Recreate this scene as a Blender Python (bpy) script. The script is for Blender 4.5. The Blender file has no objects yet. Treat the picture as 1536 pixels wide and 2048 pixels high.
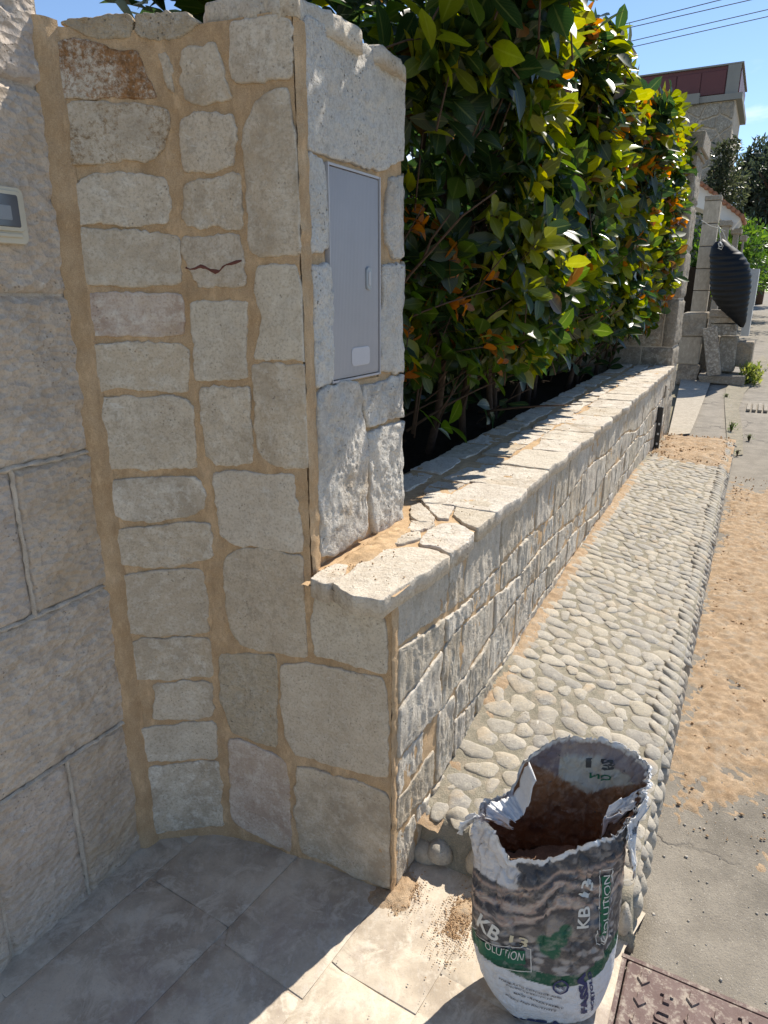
import bpy, bmesh, math, random
import numpy as np
from mathutils import Vector, Matrix

# ------------------------------------------------------------------ camera, sky, sun, exposure
SC = bpy.context.scene
COL = SC.collection
F, HOR, CH = 1365.0, 590.0, 1.5
TH = math.atan((1024-HOR)/F); CT, ST = math.cos(TH), math.sin(TH)
cam_d = bpy.data.cameras.new('camera'); cam = bpy.data.objects.new('camera', cam_d); COL.objects.link(cam)
cam.location = (0, 0, CH); cam.rotation_euler = (math.pi/2-TH, 0, 0)
cam_d.sensor_fit = 'VERTICAL'; cam_d.sensor_height = 36; cam_d.sensor_width = 27; cam_d.lens = F/2048*36
cam_d.clip_start = 0.02; cam_d.clip_end = 2000
SC.camera = cam
SC.view_settings.view_transform = 'Standard'; SC.view_settings.look = 'None'
SC.view_settings.gamma = 1; SC.view_settings.use_curve_mapping = False
SC.view_settings.exposure = 0.62
SUN_AZ, SUN_EL = 43.0, 49.0            # azimuth from +Y towards +X, elevation
SUN_STR, SKY_STR = 4.7, 0.115
world = bpy.data.worlds.new('World'); SC.world = world; world.use_nodes = True
wn = world.node_tree; wn.nodes.clear()
sky = wn.nodes.new('ShaderNodeTexSky'); sky.sky_type = 'NISHITA'; sky.sun_disc = False
sky.sun_elevation = math.radians(SUN_EL); sky.sun_rotation = math.radians(SUN_AZ)
sky.air_density = 1.0; sky.dust_density = 0.1; sky.ozone_density = 3.0; sky.altitude = 1200
bg = wn.nodes.new('ShaderNodeBackground'); bg.inputs['Strength'].default_value = SKY_STR
out = wn.nodes.new('ShaderNodeOutputWorld')
tc = wn.nodes.new('ShaderNodeTexCoord')
mp = wn.nodes.new('ShaderNodeMapping'); mp.inputs['Scale'].default_value = (3, 3, 9); mp.inputs['Location'].default_value = (0.4, 0.3, 0)
cn = wn.nodes.new('ShaderNodeTexNoise'); cn.inputs['Scale'].default_value = 1.3; cn.inputs['Detail'].default_value = 8
cr = wn.nodes.new('ShaderNodeValToRGB'); cr.color_ramp.elements[0].position = .56; cr.color_ramp.elements[1].position = .68
sx = wn.nodes.new('ShaderNodeSeparateXYZ')
er = wn.nodes.new('ShaderNodeValToRGB')   # clouds only low in the sky
er.color_ramp.elements[0].position = .20; er.color_ramp.elements[0].color = (1, 1, 1, 1)
er.color_ramp.elements[1].position = .27; er.color_ramp.elements[1].color = (0, 0, 0, 1)
mm = wn.nodes.new('ShaderNodeMath'); mm.operation = 'MULTIPLY'
mx = wn.nodes.new('ShaderNodeMix'); mx.data_type = 'RGBA'; mx.inputs[7].default_value = (7.5, 7.9, 8.5, 1)
L = wn.links.new
L(tc.outputs['Generated'], mp.inputs['Vector']); L(mp.outputs[0], cn.inputs['Vector']); L(cn.outputs['Fac'], cr.inputs[0])
L(tc.outputs['Generated'], sx.inputs[0]); L(sx.outputs['Z'], er.inputs[0])
L(cr.outputs[0], mm.inputs[0]); L(er.outputs[0], mm.inputs[1]); L(mm.outputs[0], mx.inputs[0])
L(sky.outputs[0], mx.inputs[6]); L(mx.outputs[2], bg.inputs['Color']); L(bg.outputs[0], out.inputs[0])
sd = bpy.data.lights.new('sun', 'SUN'); sd.energy = SUN_STR; sd.angle = math.radians(0.5); sd.color = (1.0, .935, .83)
sun = bpy.data.objects.new('sun', sd); COL.objects.link(sun)
_a, _e = math.radians(SUN_AZ), math.radians(SUN_EL)
sdir = Vector((math.sin(_a)*math.cos(_e), math.cos(_a)*math.cos(_e), math.sin(_e)))
sun.rotation_euler = sdir.to_track_quat('Z', 'Y').to_euler(); sun.location = (4, 4, 8)

# ------------------------------------------------------------------ measuring: pixel rays of the photograph met with real surfaces
def ray(px, py):
    x = (px-768)/F; y = -(py-1024)/F
    return np.array([x, CT+y*ST, -ST+y*CT])
def on_z(px, py, z0=0.0):
    r = ray(px, py); t = (z0-CH)/r[2]; return np.array([r[0]*t, r[1]*t, z0])
C0 = on_z(783, 1785)[:2]
D = np.array([(1535-768)/F, CT+(1024-HOR)/F*ST]); D /= np.linalg.norm(D)   # along the street
N = np.array([D[1], -D[0]])                                                # towards the street
def W(s, t, z):
    p = C0+s*D+t*N; return np.array([p[0], p[1], z])
def Wv(s, t, z):
    s = np.asarray(s, float); t = np.asarray(t, float); z = np.asarray(z, float)+0*s
    return np.stack([C0[0]+s*D[0]+t*N[0], C0[1]+s*D[1]+t*N[1], z], -1)
def ST_of(p):
    v = np.array(p[:2])-C0; return v@D, v@N
def on_t(px, py, t0):       # plane parallel to the street -> (s, z)
    r = ray(px, py); P = C0+t0*N; k = (P@N)/(r[:2]@N); q = r*k; return (q[:2]-C0)@D, q[2]+CH
def on_s(px, py, s0):       # plane across the street -> (t, z)
    r = ray(px, py); P = C0+s0*D; k = (P@D)/(r[:2]@D); q = r*k; return (q[:2]-C0)@N, q[2]+CH
def st_z(px, py, z0):
    return ST_of(on_z(px, py, z0))

# ------------------------------------------------------------------ noise
def _h(i, j, k, seed):
    n = (i*374761393+j*668265263+k*1274126177+seed*974634777) & 0xffffffff
    n = ((n ^ (n >> 13))*1274126177) & 0xffffffff
    return ((n ^ (n >> 16)) & 0xffff)/65535.0
def vn(P, sc, seed=0):
    Q = np.asarray(P, float)*np.asarray(sc, float)
    I = np.floor(Q).astype(np.int64); f = Q-I; f = f*f*(3-2*f)
    x, y, z = I[..., 0], I[..., 1], I[..., 2]; fx, fy, fz = f[..., 0], f[..., 1], f[..., 2]
    def g(a, b, c): return _h(x+a, y+b, z+c, seed)
    return ((g(0,0,0)*(1-fx)+g(1,0,0)*fx)*(1-fy)+(g(0,1,0)*(1-fx)+g(1,1,0)*fx)*fy)*(1-fz) + \
           ((g(0,0,1)*(1-fx)+g(1,0,1)*fx)*(1-fy)+(g(0,1,1)*(1-fx)+g(1,1,1)*fx)*fy)*fz
def fbm(P, sc, oct=4, seed=0, gain=.5):
    sc = np.asarray(sc, float)*np.ones(3); r = 0; a = 1; tot = 0
    for o in range(oct):
        r = r+a*vn(P, sc, seed+o*17); tot += a; a *= gain; sc = sc*2.03
    return r/tot-.5
def worley(P, sc, seed=0):
    Q = np.asarray(P, float)*np.asarray(sc, float); I = np.floor(Q).astype(np.int64)
    best = np.full(Q.shape[:-1], 9.0)
    for a in (-1, 0, 1):
        for b in (-1, 0, 1):
            for c in (-1, 0, 1):
                x, y, z = I[..., 0]+a, I[..., 1]+b, I[..., 2]+c
                d = (x+_h(x,y,z,seed)-Q[..., 0])**2+(y+_h(x,y,z,seed+5)-Q[..., 1])**2+(z+_h(x,y,z,seed+9)-Q[..., 2])**2
                best = np.minimum(best, d)
    return np.sqrt(best)

# ------------------------------------------------------------------ objects
def root(name, loc, label, cat, group=None):
    o = bpy.data.objects.new(name, None); COL.objects.link(o); o.empty_display_size = .05
    o.location = [float(v) for v in loc]; o['label'] = label; o['category'] = cat
    if group: o['group'] = group
    return o
def _wloc(o):
    v = Vector(o.location); p = o.parent
    while p: v = v+Vector(p.location); p = p.parent
    return np.array(v)
def mesh_obj(name, V, Fc, mat, parent=None, smooth=True, rnd=None, loc=None, kind=None, label=None, cat=None, group=None, col=None, uv=None):
    V = np.asarray(V, float).reshape(-1, 3)
    if loc is None: loc = (V.min(0)+V.max(0))/2
    me = bpy.data.meshes.new(name)
    if isinstance(Fc, np.ndarray):
        nf, k = Fc.shape
        me.vertices.add(len(V)); me.vertices.foreach_set('co', (V-loc).astype(np.float32).ravel())
        me.loops.add(nf*k); me.loops.foreach_set('vertex_index', Fc.astype(np.int32).ravel())
        me.polygons.add(nf); me.polygons.foreach_set('loop_start', np.arange(0, nf*k, k, dtype=np.int32))
        me.update(calc_edges=True); me.validate()
    else:
        me.from_pydata((V-loc).tolist(), [], [tuple(int(i) for i in f) for f in Fc]); me.update()
    if smooth: me.polygons.foreach_set('use_smooth', [True]*len(me.polygons))
    if mat: me.materials.append(mat)
    if rnd is not None:
        at = me.attributes.new('rnd', 'FLOAT', 'POINT')
        at.data.foreach_set('value', (np.zeros(len(me.vertices))+rnd).astype(np.float32))
    if col is not None:
        at = me.color_attributes.new('Col', 'FLOAT_COLOR', 'POINT')
        c4 = np.ones((len(me.vertices), 4), np.float32); c4[:, :3] = col; at.data.foreach_set('color', c4.ravel())
    if uv is not None:
        at = me.attributes.new('luv', 'FLOAT_VECTOR', 'POINT')
        u3 = np.zeros((len(me.vertices), 3), np.float32); u3[:, :2] = uv; at.data.foreach_set('vector', u3.ravel())
    o = bpy.data.objects.new(name, me); COL.objects.link(o)
    if parent:
        o.parent = parent; o.location = [float(a) for a in (np.array(loc)-_wloc(parent))]
    else: o.location = [float(a) for a in loc]
    if kind: o['kind'] = kind
    if label: o['label'] = label
    if cat: o['category'] = cat
    if group: o['group'] = group
    return o
class MB:      # collects pieces of one mesh
    def __init__(s): s.v = []; s.f = []; s.n = 0; s.r = []
    def add(s, V, Fc, r=0.0):
        V = np.asarray(V, float).reshape(-1, 3); s.v.append(V)
        for f in Fc: s.f.append([int(i)+s.n for i in f])
        s.n += len(V); s.r.append(np.full(len(V), r)); return s
    def box(s, cs, ct, cz, ds, dt, dz, yaw=0, jit=0, seed=0, r=0.0, pitch=0, roll=0):   # centre and full size in street axes
        c = np.array([[x, y, z] for x in (-.5, .5) for y in (-.5, .5) for z in (-.5, .5)])*[ds, dt, dz]
        if jit: c = c+(np.random.RandomState(seed).rand(8, 3)-.5)*jit
        R = Matrix.Rotation(yaw, 3, 'Z') @ Matrix.Rotation(pitch, 3, 'Y') @ Matrix.Rotation(roll, 3, 'X')
        c = c@np.array(R).T
        s.add(Wv(cs+c[:, 0], ct+c[:, 1], cz+c[:, 2]), [(0,1,3,2),(4,6,7,5),(0,4,5,1),(2,3,7,6),(0,2,6,4),(1,5,7,3)], r); return s
    def build(s, name, mat, parent=None, smooth=False, **k):
        return mesh_obj(name, np.concatenate(s.v), s.f, mat, parent, smooth, rnd=np.concatenate(s.r), **k)
def grid_faces(nu, nv, wrap=False):
    i = np.arange(nu if wrap else nu-1)[:, None]; j = np.arange(nv-1)[None, :]
    i2 = (i+1) % nu
    return np.stack([i*nv+j, i2*nv+j, i2*nv+j+1, i*nv+j+1], -1).reshape(-1, 4)
def bevel(o, w=.004, seg=2):
    m = o.modifiers.new('bevel', 'BEVEL'); m.width = w; m.segments = seg; m.limit_method = 'ANGLE'; m.angle_limit = math.radians(35)
    return o
def tube(P, R, n=8):
    P = np.asarray(P, float); m = len(P); R = np.zeros(m)+R; V = []
    up = np.array([.13, .31, .94])
    for i in range(m):
        d = P[min(i+1, m-1)]-P[max(i-1, 0)]; d /= np.linalg.norm(d)+1e-9
        a = np.cross(d, up); a /= np.linalg.norm(a)+1e-9; b = np.cross(d, a)
        for k in range(n):
            q = 2*math.pi*k/n; V.append(P[i]+R[i]*(math.cos(q)*a+math.sin(q)*b))
    Fc = [(i*n+k, i*n+(k+1) % n, (i+1)*n+(k+1) % n, (i+1)*n+k) for i in range(m-1) for k in range(n)]
    Fc += [tuple(range(n))[::-1], tuple((m-1)*n+k for k in range(n))]
    return np.array(V), Fc

# ------------------------------------------------------------------ materials
class NT:
    def __init__(s, name):
        s.m = bpy.data.materials.new(name); s.m.use_nodes = True; s.t = s.m.node_tree
        s.b = s.t.nodes['Principled BSDF']; s.o = s.t.nodes['Material Output']
    def n(s, ty, **k):
        x = s.t.nodes.new('ShaderNode'+ty)
        for a, v in k.items(): setattr(x, a, v)
        return x
    def l(s, a, b): s.t.links.new(a, b)
    def set(s, inp, v):
        if hasattr(v, 'links') or isinstance(v, bpy.types.NodeSocket): s.l(v, inp)
        else: inp.default_value = (*v, 1) if isinstance(v, tuple) and len(v) == 3 and inp.type == 'RGBA' else v
    def pos(s, off=True):
        g = s.n('NewGeometry'); a = s.n('Attribute', attribute_name='rnd')
        if not off: return g.outputs['Position'], a.outputs['Fac']
        v = s.n('VectorMath', operation='MULTIPLY_ADD'); v.inputs[0].default_value = (37.1, 11.7, 53.3)
        s.l(a.outputs['Fac'], v.inputs[1]); s.l(g.outputs['Position'], v.inputs[2])
        return v.outputs[0], a.outputs['Fac']
    def scale(s, vec, sc):
        v = s.n('VectorMath', operation='MULTIPLY'); s.l(vec, v.inputs[0]); v.inputs[1].default_value = sc; return v.outputs[0]
    def noise(s, vec, sc, det=4, ro=.55, dist=0):
        x = s.n('TexNoise'); x.inputs['Scale'].default_value = sc; x.inputs['Detail'].default_value = det
        x.inputs['Roughness'].default_value = ro; x.inputs['Distortion'].default_value = dist; s.l(vec, x.inputs['Vector']); return x.outputs['Fac']
    def vor(s, vec, sc, feat='F1', o='Distance'):
        x = s.n('TexVoronoi', feature=feat); x.inputs['Scale'].default_value = sc; s.l(vec, x.inputs['Vector']); return x.outputs[o]
    def ramp(s, fac, stops):
        x = s.n('ValToRGB'); e = x.color_ramp.elements
        while len(e) < len(stops): e.new(.5)
        for q, (p, c) in zip(e, stops):
            q.position = p; q.color = (c, c, c, 1) if isinstance(c, (int, float)) else (*c, 1)
        s.l(fac, x.inputs[0]); return x.outputs[0]
    def mix(s, fac, a, b, mode='MIX'):
        x = s.n('Mix', data_type='RGBA', blend_type=mode); s.set(x.inputs[0], fac); s.set(x.inputs[6], a); s.set(x.inputs[7], b); return x.outputs[2]
    def math(s, op, a, b=0.0):
        x = s.n('Math', operation=op); s.set(x.inputs[0], a); s.set(x.inputs[1], b); return x.outputs[0]
    def bump(s, h, st, dist, nrm=None):
        x = s.n('Bump'); x.inputs['Strength'].default_value = st; x.inputs['Distance'].default_value = dist; s.l(h, x.inputs['Height'])
        if nrm: s.l(nrm, x.inputs['Normal'])
        return x.outputs[0]
    def done(s, col, rough=.8, nrm=None, spec=.3, metal=0):
        s.set(s.b.inputs['Base Color'], col); s.set(s.b.inputs['Roughness'], rough)
        s.b.inputs['Specular IOR Level'].default_value = spec; s.b.inputs['Metallic'].default_value = metal
        if nrm: s.l(nrm, s.b.inputs['Normal'])
        return s.m
def stone_mat(name, tones, dark=(.33,.265,.19), pale=(.74,.69,.59), bsc=60, bst=.5, bd=.004, chips=0, streak=None, rust=None, stain=.5, dust=.45):
    m = NT(name); v, r = m.pos(); vs = m.scale(v, streak) if streak else v
    base = m.ramp(r, [(i/(len(tones)-1), c) for i, c in enumerate(tones)])
    r2 = m.math('FRACT', m.math('MULTIPLY', r, 7.31)); r3 = m.math('FRACT', m.math('MULTIPLY', r, 13.7)); r4 = m.math('FRACT', m.math('MULTIPLY', r, 3.77)); big = m.noise(v, 9, 5, .6); mid = m.noise(vs, 34, 6, .65); fine = m.noise(v, 170, 4, .7)
    c = m.mix(m.math('MULTIPLY', m.ramp(big, [(.42, 0), (.62, min(1, stain*1.3))]), m.math('ADD', r2, .15)), base, dark)
    c = m.mix(m.math('MULTIPLY', m.ramp(mid, [(.48, 0), (.62, dust)]), m.math('ADD', r3, .3)), c, pale)
    c = m.mix(m.math('MULTIPLY', m.ramp(m.noise(vs, 52, 6, .75), [(.36, stain), (.5, 0)]), m.math('ADD', r4, .35)), c, dark)
    c = m.mix(m.ramp(fine, [(.49, 0), (.64, .55)]), c, dark)
    c = m.mix(m.ramp(m.noise(v, 210, 4, .7), [(.56, 0), (.70, .22)]), c, (.76,.72,.63))
    c = m.mix(m.math('MULTIPLY', m.ramp(m.noise(v, 6.5, 6, .7), [(.50, 0), (.62, .75)]), m.math('MULTIPLY', r2, r4)), c, (.47,.34,.20))
    wsp = m.noise(m.scale(v, (1, 1, 2.2)), 16, 7, .8, 1.5); c = m.mix(m.ramp(wsp, [(.60, 0), (.66, .55)]), c, (.74,.71,.64))
    pits = m.vor(v, 95); sel = m.noise(v, 14, 2)
    pit = m.math('MULTIPLY', m.ramp(pits, [(.10, 1), (.22, 0)]), m.ramp(sel, [(.52, 0), (.62, 1)]))
    c = m.mix(m.math('MULTIPLY', pit, .55), c, (.16,.13,.10))
    if rust:
        rc, lo = rust
        rn = m.math('ADD', m.math('MULTIPLY', m.noise(v, 7, 2), .35), m.math('MULTIPLY', m.noise(v, 95, 7, .85), .65))
        c = m.mix(m.ramp(rn, [(lo, 0), (lo+.03, .45), (lo+.10, .95)]), c, m.mix(m.ramp(m.noise(v, 110, 4, .7), [(.4, 0), (.62, 1)]), rc, tuple(x*.5 for x in rc)))
    h = m.math('ADD', m.math('MULTIPLY', mid, .9), m.math('MULTIPLY', fine, .35))
    h = m.math('SUBTRACT', h, m.math('MULTIPLY', pit, .5))
    if chips:
        vd = m.scale(v, (1, 1, 1.6)); ch = m.vor(vd, chips); h = m.math('ADD', h, m.math('MULTIPLY', ch, 1.3))
    nb = m.bump(h, bst, bd*2.6); nb = m.bump(m.noise(v, bsc*8, 3, .7), .25, .0012, nb)
    return m.done(c, .88, nb, .2)
def sand_mat(name, a, b, sc=520, st=.6, dust=None):
    m = NT(name); v, r = m.pos()
    g = m.vor(v, sc); n1 = m.noise(v, 12, 5, .6); n2 = m.noise(v, 420, 3, .7)
    c = m.mix(m.ramp(n1, [(.35, 0), (.65, 1)]), a, b)
    c = m.mix(m.ramp(n2, [(.5, 0), (.72, .55)]), c, tuple(x*.5 for x in a))
    c = m.mix(m.ramp(n2, [(.28, .4), (.45, 0)]), c, (.72,.60,.44))
    pa = m.noise(m.scale(v, (1, 1, .45)), 28, 6, .75)
    c = m.mix(m.ramp(pa, [(.52, 0), (.64, .55)]), c, tuple(min(1, x*1.35) for x in b)); c = m.mix(m.ramp(pa, [(.34, .5), (.46, 0)]), c, tuple(x*.68 for x in a))
    if dust: c = m.mix(m.ramp(m.noise(v, 22, 5, .7), [(.5, 0), (.68, .6)]), c, dust)
    h = m.math('ADD', m.math('MULTIPLY', g, .6), m.math('ADD', m.noise(v, 60, 5, .7), m.math('MULTIPLY', n2, .5)))
    return m.done(c, .95, m.bump(h, st, .0035), .1)
LIME = [(.52,.425,.31), (.63,.54,.415), (.56,.465,.345), (.59,.49,.36), (.64,.555,.44), (.54,.455,.35)]
M = {}
M['lime'] = stone_mat('limestone_smooth', LIME, bst=.55)
M['lime_dusty'] = stone_mat('limestone_dusty', [(.60,.525,.41), (.64,.565,.45)], dust=.6)
M['rust'] = stone_mat('limestone_rust', LIME, rust=((.32,.15,.05), .445))
M['rust2'] = stone_mat('limestone_light_rust', LIME, rust=((.32,.20,.09), .50))
M['ochre'] = stone_mat('limestone_ochre', [(.58,.47,.32), (.60,.50,.36)], bst=.9, bd=.008)
M['pink'] = stone_mat('limestone_pink', [(.58,.485,.39), (.60,.50,.41)], dark=(.38,.27,.20), stain=.6)
M['riven'] = stone_mat('limestone_riven', [(.56,.50,.41), (.65,.60,.52), (.52,.45,.35), (.59,.53,.45), (.49,.43,.33)], bst=1, bd=.004, streak=(1, 1, .5), dark=(.34,.29,.22), stain=.6)
M['face'] = stone_mat('limestone_split', [(.64,.60,.53), (.71,.68,.62), (.60,.55,.48)], bst=1.0, bd=.006, dark=(.38,.34,.29))
M['block'] = stone_mat('limestone_bush_hammered', [(.58,.48,.385), (.55,.465,.39), (.61,.50,.385), (.58,.475,.365)], bst=.7, bd=.004, chips=42, dark=(.38,.315,.25), pale=(.66,.60,.52), dust=.4, stain=.4)
M['cap'] = stone_mat('limestone_flag', [(.60,.53,.43), (.68,.62,.54), (.56,.49,.385)], bst=.7, bd=.005, streak=(1, 1, 1))
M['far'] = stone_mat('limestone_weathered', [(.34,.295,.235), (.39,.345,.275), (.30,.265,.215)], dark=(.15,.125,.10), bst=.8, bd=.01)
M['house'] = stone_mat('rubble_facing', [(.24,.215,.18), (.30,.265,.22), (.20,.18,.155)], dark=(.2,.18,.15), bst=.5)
M['pebble'] = stone_mat('pebble', [(.42,.365,.275), (.49,.43,.335), (.34,.31,.26), (.46,.395,.295), (.30,.275,.235)], bst=.8, bd=.002, dark=(.28,.26,.23), pale=(.52,.475,.39), stain=.7)
M['mortar'] = sand_mat('fresh_lime_mortar', (.47,.315,.175), (.55,.39,.235))
M['crumb'] = None
M['sand'] = sand_mat('loose_sand', (.42,.285,.17), (.51,.375,.245), st=1.0, dust=(.44,.385,.31))
M['bed'] = sand_mat('grey_cement_bed', (.22,.20,.15), (.29,.26,.20), sc=200, dust=(.38,.31,.23))
M['grey_joint'] = sand_mat('old_joint', (.46,.39,.31), (.56,.49,.40), sc=200)
M['concrete'] = sand_mat('pale_concrete', (.36,.315,.25), (.42,.37,.295), sc=150, st=.3)
def asphalt():
    m = NT('worn_asphalt'); v, r = m.pos(False)
    n1 = m.noise(v, 2.3, 6, .6); n2 = m.noise(v, 190, 4, .7); n3 = m.vor(v, 130); n4 = m.noise(v, 9, 6, .7)
    c = m.mix(m.ramp(n1, [(.35, 0), (.65, 1)]), (.19,.168,.135), (.27,.237,.19))
    c = m.mix(m.ramp(n4, [(.42, 0), (.66, .6)]), c, (.35,.31,.25))
    c = m.mix(m.ramp(n2, [(.5, 0), (.7, .7)]), c, (.17,.155,.14))
    c = m.mix(m.ramp(n3, [(.06, .8), (.16, 0)]), c, (.55,.51,.45))
    cw = m.n('TexVoronoi', feature='DISTANCE_TO_EDGE'); cw.inputs['Scale'].default_value = .9
    wv = m.n('VectorMath', operation='MULTIPLY_ADD'); nn = m.n('TexNoise'); nn.inputs['Scale'].default_value = 5; nn.inputs['Detail'].default_value = 6; m.l(v, nn.inputs['Vector'])
    m.l(nn.outputs['Color'], wv.inputs[0]); wv.inputs[1].default_value = (.35, .35, .35); m.l(v, wv.inputs[2]); m.l(wv.outputs[0], cw.inputs['Vector'])
    crk = m.ramp(cw.outputs['Distance'], [(.0, 1), (.006, 0)]); crk = m.math('MULTIPLY', crk, m.ramp(m.noise(v, 1.7, 2), [(.5, 0), (.6, 1)]))
    c = m.mix(m.math('MULTIPLY', crk, .8), c, (.10,.09,.08))
    h = m.math('SUBTRACT', m.math('ADD', m.math('MULTIPLY', n2, 1.0), m.math('MULTIPLY', n4, .8)), m.math('MULTIPLY', crk, 2.0))
    return m.done(c, .92, m.bump(h, .8, .004), .2)
M['asphalt'] = asphalt()
def floor_mat():
    m = NT('dusty_stone_paving'); v, r = m.pos(); w, _ = m.pos(False)
    base = m.ramp(r, [(0, (.57,.485,.37)), (1, (.59,.50,.385))])
    n1 = m.noise(w, 5, 6, .65); n2 = m.noise(w, 26, 6, .7); n3 = m.noise(w, 240, 3, .7)
    c = m.mix(m.ramp(n1, [(.40, 0), (.60, .9)]), base, (.36,.295,.225))
    c = m.mix(m.ramp(m.noise(w, 11, 7, .75, 1.0), [(.50, 0), (.60, .7)]), c, (.66,.58,.46)); c = m.mix(m.ramp(m.noise(w, 3.1, 5, .7, .6), [(.54, 0), (.64, .55)]), c, (.33,.255,.21))
    c = m.mix(m.ramp(n2, [(.52, 0), (.70, .6)]), c, (.66,.60,.50))
    st = m.scale(w, (1, .25, 1)); c = m.mix(m.ramp(m.noise(st, 55, 5, .7), [(.55, 0), (.72, .4)]), c, (.58,.55,.50))
    c = m.mix(m.ramp(n3, [(.55, 0), (.75, .35)]), c, (.20,.18,.16))
    fl = m.vor(w, 70); c = m.mix(m.ramp(fl, [(.03, .8), (.07, 0)]), c, (.66,.63,.57))
    return m.done(c, m.ramp(n2, [(.3, .6), (.7, .85)]), m.bump(m.math('ADD', n2, m.math('MULTIPLY', n3, .3)), .35, .003), .35)
M['floor'] = floor_mat()
def plain(name, c, rough=.6, spec=.3, metal=0, var=.25, sc=25, bst=.15, bd=.002):
    m = NT(name); v, r = m.pos(); n = m.noise(v, sc, 5, .6)
    cc = m.mix(m.ramp(n, [(.3, 0), (.7, var)]), c, tuple(x*.55 for x in c))
    return m.done(cc, rough, m.bump(m.noise(v, sc*6, 4), bst, bd), spec, metal)
M['frame'] = plain('cream_plastic', (.62,.56,.43), .45, .4, var=.2)
M['glass_dark'] = plain('smoked_lens', (.10,.105,.12), .12, .6, var=.3, bst=.03)
M['door'] = plain('grey_lilac_plastic', (.43,.415,.42), .45, .35, var=.2, sc=8, bst=.02)
M['door_label'] = plain('pale_label', (.47,.46,.48), .35, .4, var=.1)
M['handle'] = plain('grey_handle', (.26,.28,.30), .35, .5, var=.1)
M['black'] = plain('black_plastic', (.005,.006,.008), .5, .28, var=.5, sc=14)
M['black_pipe'] = plain('black_pipe', (.02,.02,.02), .45, .4)
M['iron'] = None
M['crumb'] = plain('mortar_crumb', (.46,.30,.17), .95, .1, var=.4, sc=90, bst=.05)
M['grit'] = plain('pale_grit', (.50,.45,.38), .95, .1, var=.4, sc=90, bst=.05)
M['terracotta'] = plain('terracotta', (.36,.17,.10), .85, .2, var=.5, sc=9)
M['plaster'] = plain('white_plaster', (.66,.64,.60), .9, .2, var=.2, sc=4)
M['redmetal'] = plain('oxblood_metal', (.12,.035,.035), .5, .4, var=.25, sc=5)
M['coping'] = plain('grey_coping', (.25,.245,.225), .7, .3, sc=4)
M['wire'] = plain('wire', (.05,.05,.055), .6)
M['galv'] = plain('pale_metal', (.55,.55,.53), .5, .4)
M['soil'] = plain('dark_soil', (.05,.035,.022), .95, .1, var=.8, sc=30, bst=1, bd=.02)
M['bark'] = plain('bark', (.10,.065,.045), .85, .2, var=.8, sc=60, bst=.8, bd=.004)
M['twine'] = plain('twine', (.45,.43,.38), .7)
M['vein'] = plain('dark_red_vein', (.17,.065,.05), .8, .2, var=.5, sc=90, bst=.6)
M['dry'] = plain('dry_leaf', (.42,.27,.13), .8)
def iron():
    m = NT('rusty_cast_iron'); v, r = m.pos(); n1 = m.noise(v, 14, 6, .65); n2 = m.noise(v, 120, 4, .7)
    c = m.mix(m.ramp(n1, [(.35, 0), (.65, 1)]), (.115,.07,.06), (.17,.115,.10))
    c = m.mix(m.ramp(m.noise(v, 30, 7, .75), [(.5, 0), (.62, .75)]), c, (.40,.34,.27))
    c = m.mix(m.ramp(n2, [(.55, 0), (.7, .5)]), c, (.30,.26,.22))
    return m.done(c, .75, m.bump(n2, .5, .002), .4, .0)
M['iron'] = iron()
def ground_mat():
    m = NT('dry_ground'); v, r = m.pos(False); n = m.noise(v, .6, 6, .6)
    return m.done(m.mix(n, (.16,.15,.09), (.30,.26,.19)), .95, None, .1)
M['ground'] = ground_mat()
def leaf_mat(name, veins=True):
    m = NT(name); a = m.n('Attribute', attribute_name='Col'); u = m.n('Attribute', attribute_name='luv')
    v, _ = m.pos(False); c = a.outputs['Color']
    s = m.n('SeparateXYZ'); m.l(u.outputs['Vector'], s.inputs[0])
    ab = m.math('ABSOLUTE', s.outputs['X'])
    ph = m.math('ADD', m.math('MULTIPLY', s.outputs['Y'], 60.0), m.math('MULTIPLY', ab, -22.0))
    vein = m.ramp(m.math('SINE', ph), [(.90, 0), (1.0, 1)])
    mid = m.ramp(ab, [(.05, 1), (.12, 0)])
    vv = m.math('MAXIMUM', m.math('MULTIPLY', vein, .45), mid)
    c2 = m.mix(m.math('MULTIPLY', vv, .28), c, m.mix(.5, c, (.45,.48,.15)))
    blo = m.noise(v, 60, 4, .6); c2 = m.mix(m.ramp(blo, [(.45, 0), (.75, .45)]), c2, m.mix(.5, c2, (.02,.03,.01)))
    nb = m.bump(vein, -.35, .0012)
    m.set(m.b.inputs['Base Color'], c2); m.b.inputs['Roughness'].default_value = .34
    m.b.inputs['Specular IOR Level'].default_value = .42; m.l(nb, m.b.inputs['Normal'])
    tr = m.n('BsdfTranslucent'); hs = m.n('HueSaturation'); hs.inputs['Value'].default_value = 2.5; hs.inputs['Saturation'].default_value = 1.12
    m.l(c2, hs.inputs['Color']); m.l(hs.outputs[0], tr.inputs['Color'])
    mxs = m.n('MixShader'); mxs.inputs[0].default_value = .42
    m.l(m.b.outputs[0], mxs.inputs[1]); m.l(tr.outputs[0], mxs.inputs[2]); m.l(mxs.outputs[0], m.o.inputs['Surface'])
    return m.m
M['leaf'] = leaf_mat('leaf')
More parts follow.
